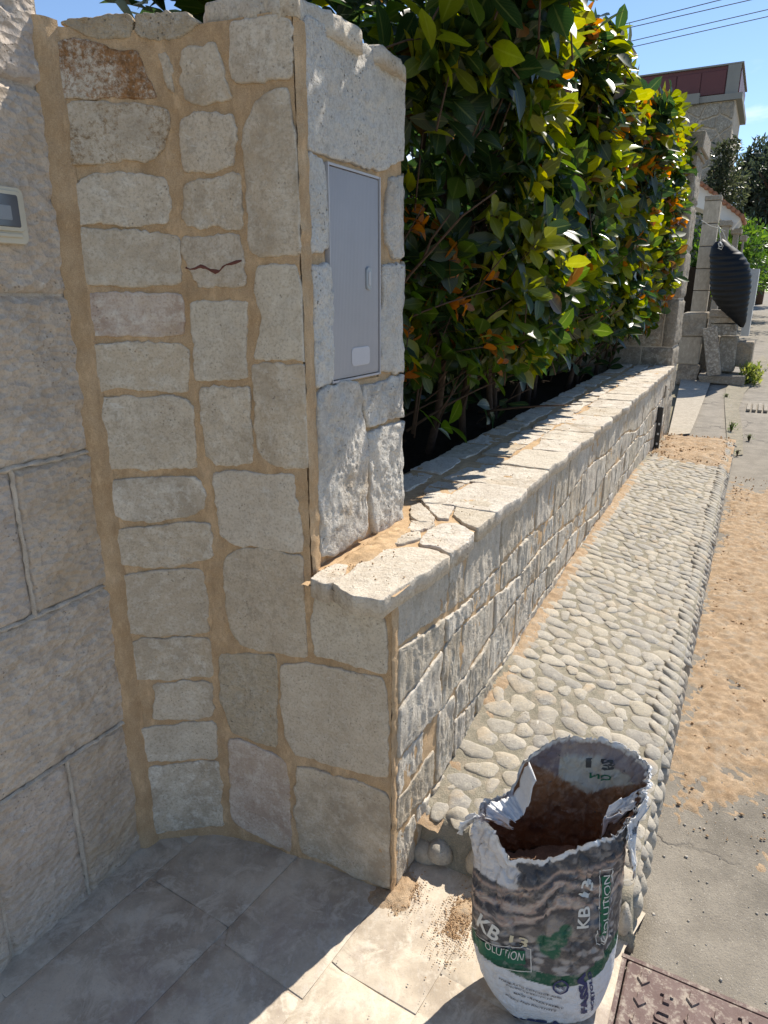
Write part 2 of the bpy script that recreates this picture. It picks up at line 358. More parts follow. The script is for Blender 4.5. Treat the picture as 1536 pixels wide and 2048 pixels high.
# bag paper : the print is colour stored on the sheet itself
def paper(name, rough=.55, mul=1.0):
    m = NT(name); a = m.n('Attribute', attribute_name='Col'); v, _ = m.pos(False)
    d = m.noise(v, 40, 6, .7); c = m.mix(m.ramp(d, [(.50, 0), (.70, .45)]), a.outputs['Color'], (.42,.35,.28))
    return m.done(c, rough, m.bump(m.noise(v, 30, 5, .6, 1.2), .7, .010), .35)
M['paper'] = paper('printed_bag_paper')
M['kraft'] = plain('brown_kraft', (.20,.12,.075), .85, .15, var=.5, sc=18, bst=.5, bd=.004)
M['white_paper'] = plain('white_paper', (.70,.70,.70), .6, .3, var=.25, sc=20, bst=.6, bd=.005)
M['powder'] = sand_mat('mortar_powder', (.36,.20,.12), (.40,.23,.14), st=.3)
M['ink_white'] = plain('print_white', (.66,.64,.58), .5, var=.2)
M['ink_green'] = plain('print_green', (.015,.12,.065), .5, var=.2)
M['ink_navy'] = plain('print_navy', (.03,.04,.12), .5, var=.2)
M['ink_black'] = plain('print_black', (.05,.05,.05), .5, var=.2)
M['ink_gold'] = plain('print_cream', (.62,.55,.38), .5, var=.2)
# ------------------------------------------------------------------ the curved recess wall: plan curve and a (u, z, h) surface
plan = [on_z(*p)[:2] for p in [(285,1690),(330,1677),(400,1670),(450,1672),(530,1690),(600,1715)]]
ARR = on_z(622, 1132, .885)[:2]
TA = ST_of(ARR)[1]                      # street-side plane of the upper pillar
plan += [ARR, W(-.002, -.12, 0)[:2], C0]
def catmull(P, k=14):
    P = [np.array(p, float) for p in P]; Q = [2*P[0]-P[1]]+P+[2*P[-1]-P[-2]]; R = []
    for i in range(1, len(Q)-2):
        for j in range(k):
            t = j/k; a, b, c, d = Q[i-1:i+3]
            R.append(.5*((2*b)+(c-a)*t+(2*a-5*b+4*c-d)*t*t+(3*b-a-3*c+d)*t**3))
    R.append(P[-1]); return np.array(R)
PC = catmull(plan)
UC = np.concatenate([[0], np.cumsum(np.linalg.norm(np.diff(PC, axis=0), axis=1))])
UMAX = UC[-1]; UA = UC[np.argmin(np.linalg.norm(PC-ARR, axis=1))]
Tn = np.gradient(PC, UC, axis=0); Tn /= np.linalg.norm(Tn, axis=1)[:, None]
Nn = np.stack([Tn[:, 1], -Tn[:, 0]], 1)              # outward (towards the viewer's side)
def curved(u, z, h):
    u = np.asarray(u, float); uc = np.clip(u, 0, UMAX)
    x = np.interp(uc, UC, PC[:, 0]); y = np.interp(uc, UC, PC[:, 1])
    nx = np.interp(uc, UC, Nn[:, 0]); ny = np.interp(uc, UC, Nn[:, 1])
    tx = np.interp(uc, UC, Tn[:, 0]); ty = np.interp(uc, UC, Tn[:, 1]); e = u-uc
    return np.stack([x+nx*h+tx*e, y+ny*h+ty*e, z+0*u], -1)
def px_curved(px, py):
    r = ray(px, py); a, b = PC[:-1], PC[1:]; e = b-a
    den = r[0]*e[:, 1]-r[1]*e[:, 0]; k = (a[:, 0]*e[:, 1]-a[:, 1]*e[:, 0])/den
    q = (a[:, 0]*r[1]-a[:, 1]*r[0])/den; q = np.where(np.abs(r[0]) > -1, (a[:, 0]*r[1]-a[:, 1]*r[0])/den, q)
    ok = np.where((q > -.02) & (q < 1.02) & (k > 0))[0]
    if len(ok): i = ok[0]
    else: i = 0 if px < 500 else len(e)-1
    seg = np.linalg.norm(e[i]); return UC[i]+q[i]*seg, CH+r[2]*k[i]
# ------------------------------------------------------------------ one stone: rough outline, rounded arris, dressed or riven face
def outline(pts, n, smooth=2, k=.16):
    P = np.array(pts, float)
    for _ in range(smooth):
        Q = np.roll(P, -1, 0); P = np.stack([P*(1-k)+Q*k, P*k+Q*(1-k)], 1).reshape(-1, 2)
    Q = np.vstack([P, P[:1]]); L_ = np.concatenate([[0], np.cumsum(np.linalg.norm(np.diff(Q, axis=0), axis=1))])
    t = np.linspace(0, L_[-1], n, endpoint=False)
    return np.stack([np.interp(t, L_, Q[:, 0]), np.interp(t, L_, Q[:, 1])], 1)
def stone_geo(pts, surf, th=.008, rough=.003, seed=0, n=56, back=-.012, edge=.0045, amp=.0025, nsc=(26, 26, 26), aniso=None, rings=8, bulge=0, smooth=2, kk=.16, clampu=None, close=False, pits=0, edge2=0):
    P = outline(pts, n, smooth, kk); c = P.mean(0)
    P3 = np.column_stack([P, np.full(n, seed*3.7)])
    k = 1+(fbm(P3, 26, 3, seed)*rough*3.4+fbm(P3, 90, 3, seed+3)*rough*2.6)/np.maximum(np.linalg.norm(P-c, axis=1), 1e-3)
    P = c+(P-c)*k[:, None]
    if clampu is not None: P[:, 0] = np.minimum(P[:, 0], clampu)
    R = np.linalg.norm(P-c, axis=1); ds = [0, 0, edge*.25, edge, edge*2.6]
    V = []; H = []
    for j, d in enumerate(ds):
        f = 1-d/np.maximum(R, d*1.5+1e-4); V.append(c+(P-c)*f[:, None])
        H.append(np.full(n, [back, th*.35, th*.8, th*.98, th][j]))
    f0 = 1-ds[-1]/np.maximum(R, ds[-1]*1.5)
    for j in range(1, rings):
        f = f0*(1-j/rings); V.append(c+(P-c)*f[:, None]); H.append(np.full(n, th)+bulge*(1-(1-j/rings)**2))
    V.append(c[None, :]); H.append(np.array([th+bulge]))
    Q = np.concatenate(V); h = np.concatenate(H)
    Z = np.column_stack([Q, np.full(len(Q), seed*1.9)]); a = aniso or (1, 1, 1)
    w = np.ones(len(Q)); w[:n] = 0; w[n:2*n] = .3; w[2*n:3*n] = .7
    h = h+w*(fbm(Z, np.array(nsc)*np.array(a), 5, seed, .6)*amp*2.6)
    if pits: h = h-w*pits*np.clip(.38-worley(Z, np.array(nsc)*2.2*np.array(a), seed), 0, 1)*2
    X = surf(Q[:, 0], Q[:, 1], h)
    Fc = []
    m = len(ds)+rings-1
    for j in range(m-1):
        for i in range(n):
            i2 = (i+1) % n; Fc.append((j*n+i, j*n+i2, (j+1)*n+i2, (j+1)*n+i))
    t = len(Q)-1
    for i in range(n): Fc.append(((m-1)*n+i, (m-1)*n+(i+1) % n, t))
    if close: Fc.append(tuple(range(n))[::-1])
    return X, Fc
def stone(name, pts, surf, mat, parent, seed, label=None, **k):
    X, Fc = stone_geo(pts, surf, seed=seed, **k)
    return mesh_obj(name, X, Fc, mat, parent, True, rnd=(seed*.6180339) % 1, label=label)
def area2(P):
    P = np.array(P); x, y = P[:, 0], P[:, 1]; return np.dot(x, np.roll(y, -1))-np.dot(y, np.roll(x, -1))
def ccw(P, flip=False):
    return list(P) if (area2(P) > 0) != flip else list(P)[::-1]

# ------------------------------------------------------------------ heights of the ground
_rs = [-9, .25, .6, 1, 2, 3.5, 5, 7, 12, 40, 100, 400]; _rz = [0, 0, .03, .07, .12, .17, .245, .30, .45, 1.40, 2.0, 2.2]
def road_z(s): return np.interp(s, _rs, _rz)
def wall_z(s): return np.interp(s, [-.2, .12, .24, .83, 1.73, 3.48, 4.9, 5.4], [.10, .115, .133, .25, .305, .35, .305, .29])
def kerb_z(s): return np.interp(s, [-.2, .15, 1, 2, 3.5, 5.0, 5.4], [.085, .095, .175, .215, .265, .315, .30])
SW = .565                                   # width of the cobbled strip
def strip_z(s, t):
    k = np.clip(t/SW, 0, 1); return wall_z(s)*(1-k)+kerb_z(s)*k
# ground sheets
ss = np.concatenate([np.arange(-6, 14, .5), [16, 20, 26, 34, 44, 60, 90, 140, 220, 380]])
tt = np.array([-200, -120, -60, -30, -14, -6, -3, -1.6, -.5, 0, .5, 1, 2, 4, 7, 14, 30, 60, 120, 200])
S_, T_ = np.meshgrid(ss, tt, indexing='ij')
mesh_obj('ground', Wv(S_, T_, road_z(S_)-.06), grid_faces(len(ss), len(tt))[:, ::-1], M['ground'], kind='structure')
s1 = np.concatenate([np.arange(-4, .3, .1), np.arange(.3, 6, .03), np.arange(6, 12, .2), [13, 15, 18, 22, 28, 36, 44, 60]])
t1 = np.concatenate([np.arange(.02, 1.6, .03), np.arange(1.7, 7.6, .3)])
S_, T_ = np.meshgrid(s1, t1, indexing='ij'); Pn = np.stack([S_, T_, 0*S_], -1)
Z_ = road_z(S_)+fbm(Pn, 3.5, 4, 3)*.012
def road_surf(s, t):
    return float(road_z(s)+fbm(np.array([[s, t, 0.]]), 3.5, 4, 3)[0]*.012)
flat = np.clip((S_+.55)*8, 0, 1)*np.clip((.16-S_)*12, 0, 1)*np.clip((T_-.5)*10, 0, 1)*np.clip((1.3-T_)*8, 0, 1); Z_ = Z_*(1-flat)-.004*flat
Z_ = np.where((T_ < .60) & (S_ < .22), -.035, Z_)
mesh_obj('road', Wv(S_, T_, Z_), grid_faces(len(s1), len(t1))[:, ::-1], M['asphalt'], kind='structure')
# far pavement pieces beside the street
def sheet(name, poly, zf, mat, dz=.004, kind='structure', n=14, amp=.004, seed=0, **k):
    P = [np.array(p) for p in poly]; u = np.linspace(0, 1, n)[:, None, None]; v = np.linspace(0, 1, n)[None, :, None]
    Q = P[0]*(1-u)*(1-v)+P[1]*u*(1-v)+P[2]*u*v+P[3]*(1-u)*v
    z = zf(Q[..., 0])+dz+fbm(np.concatenate([Q, 0*Q[..., :1]], -1), 4, 3, seed)*amp
    Fc = grid_faces(n, n)
    X = Wv(Q[..., 0], Q[..., 1], z).reshape(-1, 3)
    a = X[Fc[0]]; nz = np.cross(a[1]-a[0], a[2]-a[0])[2]
    return mesh_obj(name, X, Fc if nz > 0 else Fc[:, ::-1], mat, kind=kind, **k)

# entrance paving: stamped stone slabs as separate pieces
fl = bpy.data.objects.new('paved_floor', None); COL.objects.link(fl); fl['kind'] = 'structure'; fl.location = [float(v) for v in W(-.4, 0, 0)]
a0, a1 = on_z(390, 1925), on_z(570, 1740); gd = (a1-a0)[:2]; gd /= np.linalg.norm(gd); gn = np.array([gd[1], -gd[0]])
base = a0[:2]; zf = lambda x, y, h: np.column_stack([x, y, h])
def floor_ok(p):
    s, t = ST_of(p); return -1.75 < s < .3 and -.9 < t < .72
fb = [(-1.9,-.85), (.02,-.85), (.30,-.05), (.33,.30), (.25,.60), (.12,.57), (-.6,.565), (-1.9,.60)]
fbw = [W(s, t, -.006)[:2] for s, t in fb]
mesh_obj('floor_joint', [(*p, -.0008) for p in fbw], [tuple(range(len(fbw)))] if area2(fbw) > 0 else [tuple(range(len(fbw)))[::-1]], M['floor'], fl, False, rnd=.2)
def inpoly(p, P):
    c = False
    for i in range(len(P)):
        a, b = P[i], P[i-1]
        if (a[1] > p[1]) != (b[1] > p[1]) and p[0] < (b[0]-a[0])*(p[1]-a[1])/(b[1]-a[1])+a[0]: c = not c
    return c
rs = random.Random(5); rowy = [-1.3,-1.02,-.78,-.55,-.29,0,.27,.50,.76,1.0,1.3]; si = 0
for i in range(len(rowy)-1):
    x = -1.5+rs.random()*.3
    while x < 1.7:
        wd = .26+rs.random()*.36; pts = []
        for (a, b) in [(x, rowy[i]), (x+wd, rowy[i]), (x+wd, rowy[i+1]), (x, rowy[i+1])]:
            pts.append(base+gd*(a+math.copysign(.0006, x+wd/2-a)+(rs.random()-.5)*.02)+gn*(b+math.copysign(.0006, (rowy[i]+rowy[i+1])/2-b)))
        x += wd
        if not any(floor_ok(p) for p in pts): continue
        # clip against the floor outline (Sutherland-Hodgman on the convex hull of it)
        bm = bmesh.new(); vs = [bm.verts.new((p[0], p[1], 0)) for p in ccw(pts)]; bm.faces.new(vs)
        for k in range(len(fbw)):
            p, q = (fbw[k], fbw[(k+1) % len(fbw)]) if area2(fbw) > 0 else (fbw[(k+1) % len(fbw)], fbw[k])
            e = q-p; nn_ = np.array([e[1], -e[0], 0])
            bmesh.ops.bisect_plane(bm, geom=bm.verts[:]+bm.edges[:]+bm.faces[:], plane_co=(p[0], p[1], 0), plane_no=nn_, clear_outer=True)
            if not bm.faces: break
        if bm.faces:
            f = bm.faces[:][0]; poly = [(v.co.x, v.co.y) for v in f.verts]
            if len(poly) > 2 and abs(area2(poly))/2 > .004:
                poly = ccw(poly); si += 1
                ctr = np.mean(poly, 0)
                P = outline(poly, 28, 0); V = []; 
                for f_, h in ((1, -.0008), (1, .0016), (.996, .0019), (.8, .002), (.5, .002), (0.001, .002)):
                    q = ctr+(P-ctr)*f_; V.append(np.column_stack([q, h+fbm(np.column_stack([q, 0*q[:, :1]]), 5, 3, 8)*.003]))
                mesh_obj('paving_slab', np.concatenate(V), grid_faces(6, 28).tolist() and [(j*28+i2, j*28+(i2+1) % 28, (j+1)*28+(i2+1) % 28, (j+1)*28+i2) for j in range(5) for i2 in range(28)], M['floor'], fl, True, rnd=(si*.618) % 1)
        bm.free()

# ------------------------------------------------------------------ pillar (curved wall and the block that carries the meter door)
ZT, ZC = 2.0, .885
zx1 = lambda L: [(x/2.4, y/2.4) for x, y in L]
zx2 = lambda L: [(x/2.4, 650+y/2.4) for x, y in L]
zx3 = lambda L: [(x/1.92, 1300+y/1.92) for x, y in L]
zx4 = lambda L: [(560+x/2.4774, y/2.4774) for x, y in L]
zx5 = lambda L: [(560+x/3.4136, 650+y/3.4136) for x, y in L]
pil = root('stone_pillar', W(.1, -.4, 0), 'tall pale stone gate pillar with wide orange mortar joints and a narrow meter door in its side', 'pillar')
CURV = [
 ('rust', zx1([(250,205),(330,192),(480,198),(520,235),(660,245),(700,330),(757,440),(765,478),(600,475),(270,475),(255,400)])),
 ('lime', zx1([(758,258),(800,258),(838,330),(840,450),(805,420)])),
 ('rust2', zx1([(272,510),(300,490),(500,490),(700,498),(818,530),(822,620),(805,700),(722,788),(600,780),(420,790),(312,795),(300,700),(280,600)])),
 ('lime', zx1([(342,890),(420,850),(520,822),(680,832),(812,850),(828,990),(812,1078),(700,1090),(480,1075),(355,1085),(345,1000)])),
 ('lime', zx1([(362,1110),(400,1090),(600,1100),(750,1112),(862,1135),(874,1250),(870,1368),(700,1378),(500,1372),(368,1362),(358,1250)])),
 ('pink', zx1([(430,1410),(600,1402),(880,1405),(893,1500),(888,1612),(700,1622),(440,1612),(398,1590),(430,1500)])),
 ('lime', zx2([(425,90),(600,82),(882,82),(914,130),(914,320),(880,328),(640,314),(560,300),(470,328),(440,300),(435,200)])),
 ('lime', zx2([(455,350),(520,338),(620,332),(680,348),(800,332),(900,352),(932,390),(947,560),(947,692),(700,694),(520,692),(490,640),(470,480)])),
 ('lime', zx2([(493,755),(600,728),(930,728),(982,750),(998,880),(900,922),(740,948),(600,938),(510,902),(495,820)])),
 ('lime', zx2([(522,985),(700,962),(900,942),(1018,948),(1033,1122),(900,1148),(700,1164),(568,1154),(538,1080)])),
 ('lime', zx2([(553,1200),(700,1180),(900,1162),(978,1168),(1003,1300),(1008,1472),(900,1488),(740,1498),(608,1478),(578,1400),(563,1290)])),
 ('lime', [(254,1290),(290,1275),(420,1274),(426,1310),(429,1353),(330,1359),(267,1360),(259,1330)]),
 ('lime', zx3([(592,125),(820,116),(824,246),(740,268),(578,262),(588,200)])),
 ('lime_dusty', zx3([(513,300),(640,283),(832,270),(840,417),(700,422),(548,433),(523,370)])),
 ('lime_dusty', zx3([(558,450),(700,430),(842,423),(862,520),(848,560),(865,672),(700,688),(600,703),(568,650),(558,550)])),
 ('lime', zx1([(873,260),(920,223),(1042,203),(1062,290),(1087,380),(1118,470),(1000,513),(900,492),(868,400)])),
 ('lime', zx1([(868,580),(920,543),(1000,538),(1122,543),(1142,640),(1132,800),(1000,824),(883,828),(863,700)])),
 ('lime', zx1([(883,890),(1000,848),(1162,833),(1168,1000),(1168,1103),(1000,1098),(900,1093),(868,1040),(888,960)])),
 ('lime', zx1([(878,1130),(1000,1132),(1162,1118),(1168,1220),(1193,1383),(960,1388),(913,1300),(873,1200)])),
 ('lime_dusty', [(382,603),(437,599),(497,601),(498,650),(494,690),(498,759),(417,761),(393,761),(387,690)]),
 ('lime', zx2([(963,300),(1080,290),(1202,293),(1213,420),(1223,570),(1218,662),(1100,673),(1040,672),(988,622),(983,500),(958,440)])),
 ('lime', zx2([(1023,705),(1150,693),(1300,708),(1422,710),(1422,800),(1445,900),(1462,1092),(1400,1092),(1250,1068),(1120,1053),(1058,1012),(1038,850)])),
 ('lime', zx2([(1108,1090),(1180,1063),(1280,1068),(1462,1103),(1468,1400),(1482,1592),(1300,1564),(1160,1543),(1108,1452),(1088,1330),(1068,1200),(1078,1120)])),
 ('mortar', zx2([(1020,1350),(1085,1345),(1087,1500),(1050,1530),(1020,1500)])),
 ('ochre', zx3([(843,13),(960,8),(1067,18),(1072,200),(1068,372),(980,352),(883,312),(848,180)])),
 ('lime', zx3([(1078,48),(1200,43),(1350,78),(1486,108),(1500,300),(1500,492),(1380,468),(1250,433),(1140,402),(1098,332),(1083,200)])),
 ('pink', zx3([(878,333),(950,343),(1102,423),(1118,600),(1128,772),(1030,733),(888,652),(883,500)])),
 ('lime', zx3([(1143,438),(1300,478),(1400,498),(1500,560),(1505,750),(1503,917),(1340,853),(1158,773),(1133,622),(1138,520)])),
 ('lime_dusty', [(627,1189),(690,1189),(762,1212),(777,1280),(780,1346),(740,1341),(690,1323),(631,1311),(623,1250)]),
 ('lime', zx1([(1108,115),(1200,83),(1360,78),(1410,140),(1410,382),(1250,402),(1150,408),(1113,380),(1108,250)])),
 ('lime', zx1([(1238,480),(1392,412),(1430,700),(1450,1000),(1460,1226),(1250,1238),(1198,1202),(1188,900),(1168,700),(1178,600)])),
 ('lime_dusty', [(517,529),(592,526),(620,620),(625,722),(560,721),(511,718),(525,640),(509,580)]),
 ('lime', zx2([(1218,190),(1300,180),(1490,190),(1500,400),(1500,600),(1500,690),(1350,687),(1280,652),(1238,602),(1223,400)])),
 ('ochre', zx1([(280,108),(330,93),(500,73),(640,68),(642,182),(560,192),(480,182),(380,152)])),
 ('ochre', zx1([(655,73),(800,58),(900,58),(962,110),(882,185),(740,197),(660,172)])),
]
TONE = {3: .1, 4: .75, 6: .9, 7: .35, 8: .95, 9: .6, 10: .3}
for i, (mk, px) in enumerate(CURV):
    uz = [px_curved(*p) for p in px]
    low = max(z for u, z in uz) < .9
    cl = (UMAX+.004) if low else (UA+.004)
    atE = max(u for u, z in uz) > cl-.02
    stone('stone', ccw(uz), curved, M[mk], pil, i+3, n=90, smooth=1, kk=.085, edge=.0026, th=.0075 if mk != 'mortar' else .004, back=-.028 if atE else -.012, clampu=cl,
          amp=.0046 if mk in ('ochre',) else .0027, rough=.0042, rings=9, nsc=(22, 22, 22), pits=.004 if mk == 'ochre' else .001,
          label={'rust': 'stone face blotched with rust', 'pink': 'pinkish stone with pale patches'}.get(mk))
# dark red seam across one small stone
sp = [px_curved(*p) for p in zx1([(900,1286),(922,1294),(945,1291),(972,1279),(995,1284),(1018,1298),(1042,1306),(1062,1301),(1078,1283),(1096,1272),(1120,1268),(1145,1259),(1172,1252)])]
vw = [.001, .004, .0022, .0045, .0030, .0058, .0066, .004, .0022, .0030, .0042, .0040, .0015]; V = []
for (u, z), w_ in zip(sp, vw):
    for a, h in ((-1, .0065), (-.4, .0105), (.5, .0100), (1, .0065)): V.append(curved(np.array([u]), np.array([z+a*w_+.0016*math.sin(u*900+a*2)]), np.array([h-.001]))[0])
mesh_obj('red_seam', V, [(i*4+j, i*4+j+1, i*4+j+5, i*4+j+4) for i in range(12) for j in range(3)], M['vein'], pil, rnd=.3)
# mortar of the curved face
uu = np.linspace(-.004, UMAX, 190)
def curved_mortar(u0, u1, z0, z1, name, nu, nz):
    u = np.linspace(u0, u1, nu); z = np.linspace(z0, z1, nz); U, Z = np.meshgrid(u, z, indexing='ij')
    Q = np.stack([U, Z, 0*U], -1); h = fbm(Q, 30, 5, 2, .6)*.011+.003
    return mesh_obj(name, curved(U, Z, h), grid_faces(nu, nz), M['mortar'], pil, rnd=.1)
curved_mortar(-.01, UA+.001, -.02, ZT+.01, 'mortar', 110, 330)
curved_mortar(UA+.001, UMAX, -.02, ZC-.03, 'mortar', 50, 150)
# solid core (sides, back, top) behind the stones
ins = [PC[i]-Nn[i]*.006 for i in range(0, len(PC), 6)]
foot = [p for p in ins if ST_of(p)[1] <= TA+.001]+[W(.002, TA-.006, 0)[:2], W(.462, TA-.006, 0)[:2], W(.462, -.72, 0)[:2], W(-.19, -.72, 0)[:2]]
k = len(foot); V = [(*p, .0) for p in foot]+[(*p, ZT) for p in foot]
Fc = [(i, (i+1) % k, k+(i+1) % k, k+i) for i in range(k)]+[tuple(range(k, 2*k))]
mesh_obj('core', V, Fc, M['mortar'], pil, False, rnd=.4)
# street-side face of the upper block
side = lambda s, z, h: Wv(s, TA-.004+h, z)
u = np.linspace(-.0, .464, 90); z = np.linspace(ZC-.02, ZT, 230); U, Z = np.meshgrid(u, z, indexing='ij'); Q = np.stack([U, Z, 0*U+5], -1)
hole = ((U > .098) & (U < .338) & (Z > 1.30) & (Z < 1.772))
X = side(U, Z, fbm(Q, 30, 4, 2)*.008)
Fm = grid_faces(90, 230); hf = hole.ravel(); Fm = Fm[~hf[Fm].any(1)]
mesh_obj('mortar', X, Fm, M['mortar'], pil, rnd=.15)
SIDE = [
 (zx4([(72,100),(130,70),(200,112),(330,172),(430,232),(540,292),(610,352),(640,500),(640,650),(640,780),(590,800),(540,832),(500,855),(380,826),(280,796),(205,772),(100,725),(78,640),(78,400)]), .016, 'big pale top stone of the pillar side'),
 (zx4([(88,735),(190,775),(218,808),(232,900),(236,1232),(200,1252),(108,1262),(88,1000)]), .014, None),
 (zx4([(540,880),(600,870),(645,860),(650,1000),(650,1270),(560,1287),(525,1200),(518,1100)]), .014, None),
 ([(604,528),(656,526),(663,600),(664,740),(658,768),(618,778),(611,700),(607,600)], .020, None),
 ([(763,530),(820,524),(822,610),(824,690),(825,742),(780,747),(758,742),(758,650),(763,600)], .018, None),
 (zx5([(193,500),(280,432),(400,388),(522,372),(547,560),(572,700),(587,1000),(577,1200),(587,1320),(560,1440),(470,1500),(335,1592),(235,1600),(198,1350),(183,1000),(183,700)]), .024, None),
 (zx5([(548,408),(650,398),(750,348),(890,325),(895,480),(895,608),(700,662),(590,702),(568,600),(543,500)]), .022, None),
 (zx5([(590,732),(700,684),(895,640),(900,900),(900,1100),(900,1310),(750,1402),(640,1432),(610,1300),(608,1100),(587,900)]), .022, None),
]
for i, (px, th, lb) in enumerate(SIDE):
    sz = [on_t(x, y, TA) for x, y in px]; sz = [(max(a, .030), b) for a, b in sz]
    stone('stone', ccw(sz, True), side, M['face'], pil, i+61, n=110, smooth=1, th=th*.62, amp=.0085 if i >= 3 else .006, rings=30, nsc=(26, 20, 26), rough=.005, kk=.09, clampu=.470, edge=.0045, back=-.02, pits=.007 if i in (5, 7, 6) else .003, bulge=.003, label=lb)
def bead(name, s0, s1, z0, z1, t0, h, par, seed):
    u = np.linspace(s0, s1, 7); z = np.arange(z0, z1, .006); U, Z = np.meshgrid(u, z, indexing='ij'); Q = np.stack([U, Z, 0*U+seed], -1)
    e = .55+.45*np.sin(np.linspace(0, math.pi, 7))[:, None]**.5
    return mesh_obj(name, Wv(U, t0+h*e+fbm(Q, 40, 4, seed)*.010, Z), grid_faces(7, len(z))[:, ::-1], M['mortar'], par, rnd=.35)
bead('corner_joint', -.006, .034, ZC-.02, ZT, TA, .0085, pil, 3)
bead('corner_joint', -.009, .022, -.01, .85, -.002, .0085, pil, 4)
# corner block closing the back edge, and rough flat coping
rs = random.Random(9)
cop = [([( -.03, -.73), (.22,-.74), (.24,-.55), (.20,-.47), (-.035,-.50)], .026), ([(.0,-.46),(.23,-.45),(.25,-.20),(.12,-.205),(-.015,-.225),(-.02,-.33)], .042),
       ([(.26,-.47),(.40,-.46),(.475,-.30),(.46,-.19),(.27,-.20)], .03), ([(.25,-.73),(.47,-.73),(.47,-.50),(.27,-.51)], .03)]
for i, (P, th) in enumerate(cop):
    stone('coping_stone', ccw(P), lambda s, t, h: Wv(s, t, ZT+.004+h), M['cap'], pil, 80+i, n=60, smooth=1, th=th, back=-.006, amp=.006, rough=.008, edge=.004, close=True)
stone('coping_stone', ccw([(-.02,-.42),(.01,-.42),(.02,-.21),(-.012,-.205)]), lambda s, t, h: Wv(s, t, ZT+.03+h), M['cap'], pil, 95, n=30, th=.02, back=-.03, amp=.004, close=True)

# meter door
dr = root('meter_door', W(.215, TA, 1.30), 'tall narrow grey ribbed plastic meter door set in the side of the pillar', 'meter door')
ds0, ds1, dz0, dz1 = .103, .333, 1.308, 1.765; DT = TA-.002
m = MB()
for (a, b, c, d) in ((ds0-.002, ds0+.002, dz0-.004, dz1+.004), (ds1-.002, ds1+.002, dz0-.004, dz1+.004)): m.box((a+b)/2, DT-.006, (c+d)/2, b-a, .03, d-c)
for zc in (dz0-.002, dz1+.002): m.box((ds0+ds1)/2, DT-.0065, zc, ds1-ds0-.005, .028, .005)
m.build('door_frame', M['door'], dr, rnd=.2) if False else m.build('door_frame', M['door'], dr)
nr = 34; us = np.linspace(ds0+.006, ds1-.006, nr*4+1); ph = np.arange(len(us)) % 4
hh = np.array([0, .0032, .0032, 0])[ph]
U, Z = np.meshgrid(us, [dz0+.003, dz0+.012, dz1-.006, dz1-.002], indexing='ij'); Hh = hh[:, None]+0*Z; Hh[:, [0, -1]] = 0
mesh_obj('door_leaf', Wv(U, DT+.004+Hh, Z), grid_faces(len(us), 4)[:, ::-1], M['door'], dr, False, rnd=.5)
def rr(w, h, r, n=6):
    P = []
    for cx, cy, a0 in ((w/2-r, h/2-r, 0), (-w/2+r, h/2-r, 90), (-w/2+r, -h/2+r, 180), (w/2-r, -h/2+r, 270)):
        for i in range(n+1):
            a = math.radians(a0+90*i/n); P.append((cx+r*math.cos(a), cy+r*math.sin(a)))
    return P
def plate(name, cs, cz, w, h, r, t0, th, mat, parent, hollow=0):
    P = rr(w, h, r); n = len(P); V = []
    for f, d in ((1, 0), (1, th*.7), (.9, th)): V += [(cs+p[0]*(1 if f == 1 else 1-.0015/w*2), cz+p[1]*(1 if f == 1 else 1-.0015/h*2), t0+d) for p in P]
    if hollow:
        P2 = rr(w-hollow*2, h-hollow*2, max(r-hollow, .002)); V += [(cs+p[0], cz+p[1], t0+th*.9) for p in P2]+[(cs+p[0], cz+p[1], t0+.001) for p in P2]
    V = np.array(V); k = len(V)//n
    Fc = [(j*n+(i+1) % n, j*n+i, (j+1)*n+i, (j+1)*n+(i+1) % n) for j in range(k-1) for i in range(n)]+[tuple((k-1)*n+i for i in range(n))]
    return mesh_obj(name, Wv(V[:, 0], V[:, 2], V[:, 1]), Fc, mat, parent, False, rnd=.3)
hs, hz = on_t(732, 557, TA)
hd = plate('handle', hs, hz, .026, .054, .0125, DT+.006, .006, M['handle'], dr)
plate('latch', hs, hz, .012, .034, .0055, DT+.0112, .0025, M['door'], hd)
ls, lz = on_t(718, 712, TA); plate('label_panel', ls, lz, .088, .044, .012, DT+.0068, .0015, M['door_label'], dr)

